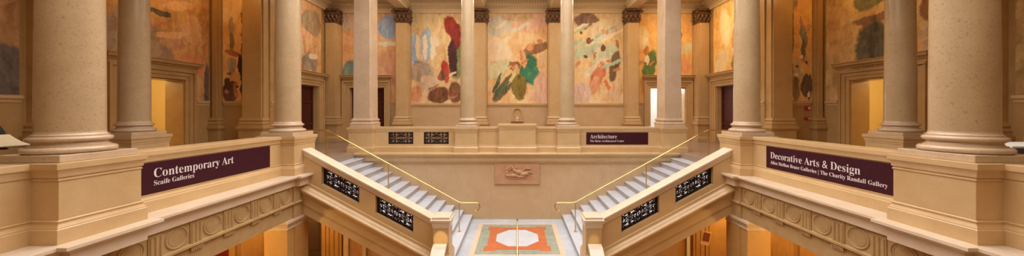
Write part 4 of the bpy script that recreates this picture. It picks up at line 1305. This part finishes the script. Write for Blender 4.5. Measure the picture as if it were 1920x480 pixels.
# fingers
for (wi, sy, hx, hy) in ((19, -1, .25, -.10), (23, 1, .18, .15)):
    for q in range(4):
        l0 = hy + (q - 1.5) * .02
        i0 = len(bv)
        ln = (.065, .078, .074, .058)[q]
        bv += [W(hx + .045, l0, 1.065), W(hx + .045 + ln * .6, l0 * 1.0, 1.06), W(hx + .045 + ln, l0, 1.05)]
        be += [(wi, i0), (i0, i0 + 1), (i0 + 1, i0 + 2)]
        br += [.0105, .009, .008]
    i0 = len(bv)
    bv += [W(hx + .01, hy - sy * .035, 1.085), W(hx + .05, hy - sy * .05, 1.095)]
    be += [(wi, i0), (i0, i0 + 1)]
    br += [.012, .010]
body = skin_obj('body', bv, be, br, M['skin'], pt)
jv = [W(0, 0, .74), W(0, 0, 1.02), W(0, 0, 1.2), W(0, 0, 1.38), W(.0, 0, 1.475),
      W(0, -.18, 1.41), W(.06, -.245, 1.20), W(.19, -.148, 1.096), W(0, .18, 1.41), W(.10, .215, 1.24), W(.145, .172, 1.115)]
je = [(0, 1), (1, 2), (2, 3), (3, 4), (3, 5), (5, 6), (6, 7), (3, 8), (8, 9), (9, 10)]
jr = [(.17, .20), (.15, .19), (.14, .18), (.14, .18), (.07, .08), .085, .066, .046, .085, .066, .046]
skin_obj('jacket', jv, je, jr, M['black'], pt)
for l in (-.11, .11):
    skin_obj('trouser_leg', [W(0, l * .9, .93), W(.02, l, .50), W(-.02, l, .09)], [(0, 1), (1, 2)], [.11, .078, .065], M['black'], pt)
    m = MB(); m.ball((px + .06, py + l, .045), (.15, .05, .045)); m.build('shoe', M['cover'], pt, smooth=True)
m = MB(); m.ball((px + .0, py, 1.70), (.105, .09, .11), 18, 12); m.build('hair', M['hair'], pt, smooth=True)
m = MB(); m.ball((px + .125, py, 1.64), (.018, .014, .022), 8, 6); m.ball((px + .04, py - .082, 1.635), (.02, .012, .03), 8, 6); m.ball((px + .04, py + .082, 1.635), (.02, .012, .03), 8, 6)
m.build('nose_and_ears', M['skin'], pt, smooth=True)
m = MB()
for l in (-.032, .032):
    m.ball((px + .112, py + l, 1.665), (.008, .012, .007), 8, 6)
m.build('eyes', M['hair'], pt, smooth=True)
# the open book
t = thing('open_book', (-7.12, 4.5, 1.078), 'open book with a dark cover held low by the person at the left edge', 'book')
MB().extr([(-7.30, 1.078), (-6.93, 1.10), (-6.93, 1.108), (-7.30, 1.086)], lambda p: (p[0], 4.36, p[1]), lambda p: (p[0], 4.66, p[1])).build('cover', M['cover'], t, bevel=.002)
MB().extr([(-7.28, 1.088), (-6.95, 1.109), (-6.95, 1.122), (-7.10, 1.118), (-7.28, 1.104)], lambda p: (p[0], 4.37, p[1]), lambda p: (p[0], 4.65, p[1])).build('pages', M['page'], t, bevel=.001)
MB().extr([(-6.97, 1.123), (-7.08, 1.16), (-7.18, 1.21), (-7.26, 1.262), (-7.265, 1.256), (-7.18, 1.20), (-7.08, 1.148), (-6.97, 1.118)], lambda p: (p[0], 4.37, p[1]), lambda p: (p[0], 4.65, p[1])).build('lifted_page', M['page'], t)

# ------------------------------------------------------------------ lights
def area(name, loc, sx, sy, e, color, rot=(0, 0, 0), spread=None):
    l = bpy.data.lights.new(name, 'AREA'); l.shape = 'RECTANGLE'; l.size = sx; l.size_y = sy; l.energy = e; l.color = color
    if spread: l.spread = spread
    o = bpy.data.objects.new(name, l); COL.objects.link(o); o.location = loc; o.rotation_euler = rot
    return o
def spot(name, loc, tgt, e, color, ang=50, r=.05, blend=.6):
    l = bpy.data.lights.new(name, 'SPOT'); l.energy = e; l.color = color; l.spot_size = R(ang); l.spot_blend = blend; l.shadow_soft_size = r
    o = bpy.data.objects.new(name, l); COL.objects.link(o); o.location = loc
    d = Vector(tgt) - Vector(loc); o.rotation_euler = d.to_track_quat('-Z', 'Y').to_euler()
    return o
def point(name, loc, e, color, r=.1):
    l = bpy.data.lights.new(name, 'POINT'); l.energy = e; l.color = color; l.shadow_soft_size = r
    o = bpy.data.objects.new(name, l); COL.objects.link(o); o.location = loc
    return o
area('skylight_daylight', (0, 8.0, 8.5), 10.0, 8.8, 750, (.94, .94, 1.0), spread=R(150))
WARM = (1.0, .55, .2); WARM2 = (1.0, .82, .62); AMB = (1.0, .64, .24)
for s in (-1, 1):
    area('aisle_lamp', (s * 9.2, 4.5, 7.1), 1.2, 1.2, 22, WARM)
    point('aisle_wall_lamp', (s * 11.0, 11.2, 6.5), 44, (1.0, .54, .17))
    point('lower_pier_lamp', (s * 7.0, 6.3, -1.3), 115, AMB)
    area('hall_lamp', (s * 8.0, 15.0, 7.15), 1.2, 1.2, 110 if s > 0 else 60, WARM2 if s < 0 else (1.0, .68, .36))
    area('hall_lamp', (s * 3.95, 14.9, 7.15), 1.6, 1.2, 60, WARM2)
    point('hall_fill', (s * 3.95, 13.9, 6.6), 38 if s < 0 else 48, (1.0, .9, .78) if s < 0 else (1.0, .78, .5))  # unseen fill point, added to brighten the hall ceiling and beams
    point('gallery_room_lamp', (s * (XW + 2.2), 11, 3.0), 95, (1.0, .80, .46))
    point('lower_hall_lamp', (s * 7.9, 11.6, -1.5), 85, AMB)
    point('lower_hall_lamp', (s * 8.7, 9.3, -1.5), 50, AMB)
area('hall_lamp', (0, 14.9, 7.15), 1.6, 1.2, 60, WARM2)
point('hall_fill', (0, 13.9, 6.6), 38, (1.0, .88, .74))  # central fill, added out of view to lift the ceiling
point('back_room_lamp', (8.0, 19.6, 3.0), 160, (1.0, .96, .9))
spot('newel_spot', (-2.3, -2.4, 5.2), (-1.92, 8.2, -1.66), 5200, (1.0, .78, .42), 1.9, .01, .5)
spot('newel_spot', (2.3, -2.4, 5.2), (1.92, 8.2, -1.70), 2600, (1.0, .8, .46), 1.5, .01, .8)

w = bpy.data.worlds.new('World'); SC.world = w; w.use_nodes = True
w.node_tree.nodes['Background'].inputs[0].default_value = (1.0, .8, .6, 1)
w.node_tree.nodes['Background'].inputs[1].default_value = .05

for s in (-1, 1):
    point('gallery_ceiling_spot', (s * 2.6, .8, 7.6), 35, (1.0, .86, .66), .05)
    point('gallery_ceiling_spot', (s * 4.6, 3.2, 7.6), 25, (1.0, .86, .66), .05)
# ------------------------------------------------------------------ camera
cd = bpy.data.cameras.new('Camera'); cam = bpy.data.objects.new('Camera', cd); COL.objects.link(cam)
cam.location = (0, 0, 1.6); cam.rotation_euler = (PI / 2, 0, 0)
cd.sensor_width = 36; cd.sensor_fit = 'HORIZONTAL'; cd.lens = 610 / 1920 * 36
cd.shift_x = -10 / 1920; cd.shift_y = -32.5 / 1920
cd.clip_start = .05
SC.camera = cam
SC.view_settings.view_transform = 'Standard'
SC.view_settings.look = 'None'
SC.view_settings.gamma = 1.0
SC.view_settings.use_curve_mapping = False
SC.view_settings.exposure = 0.05
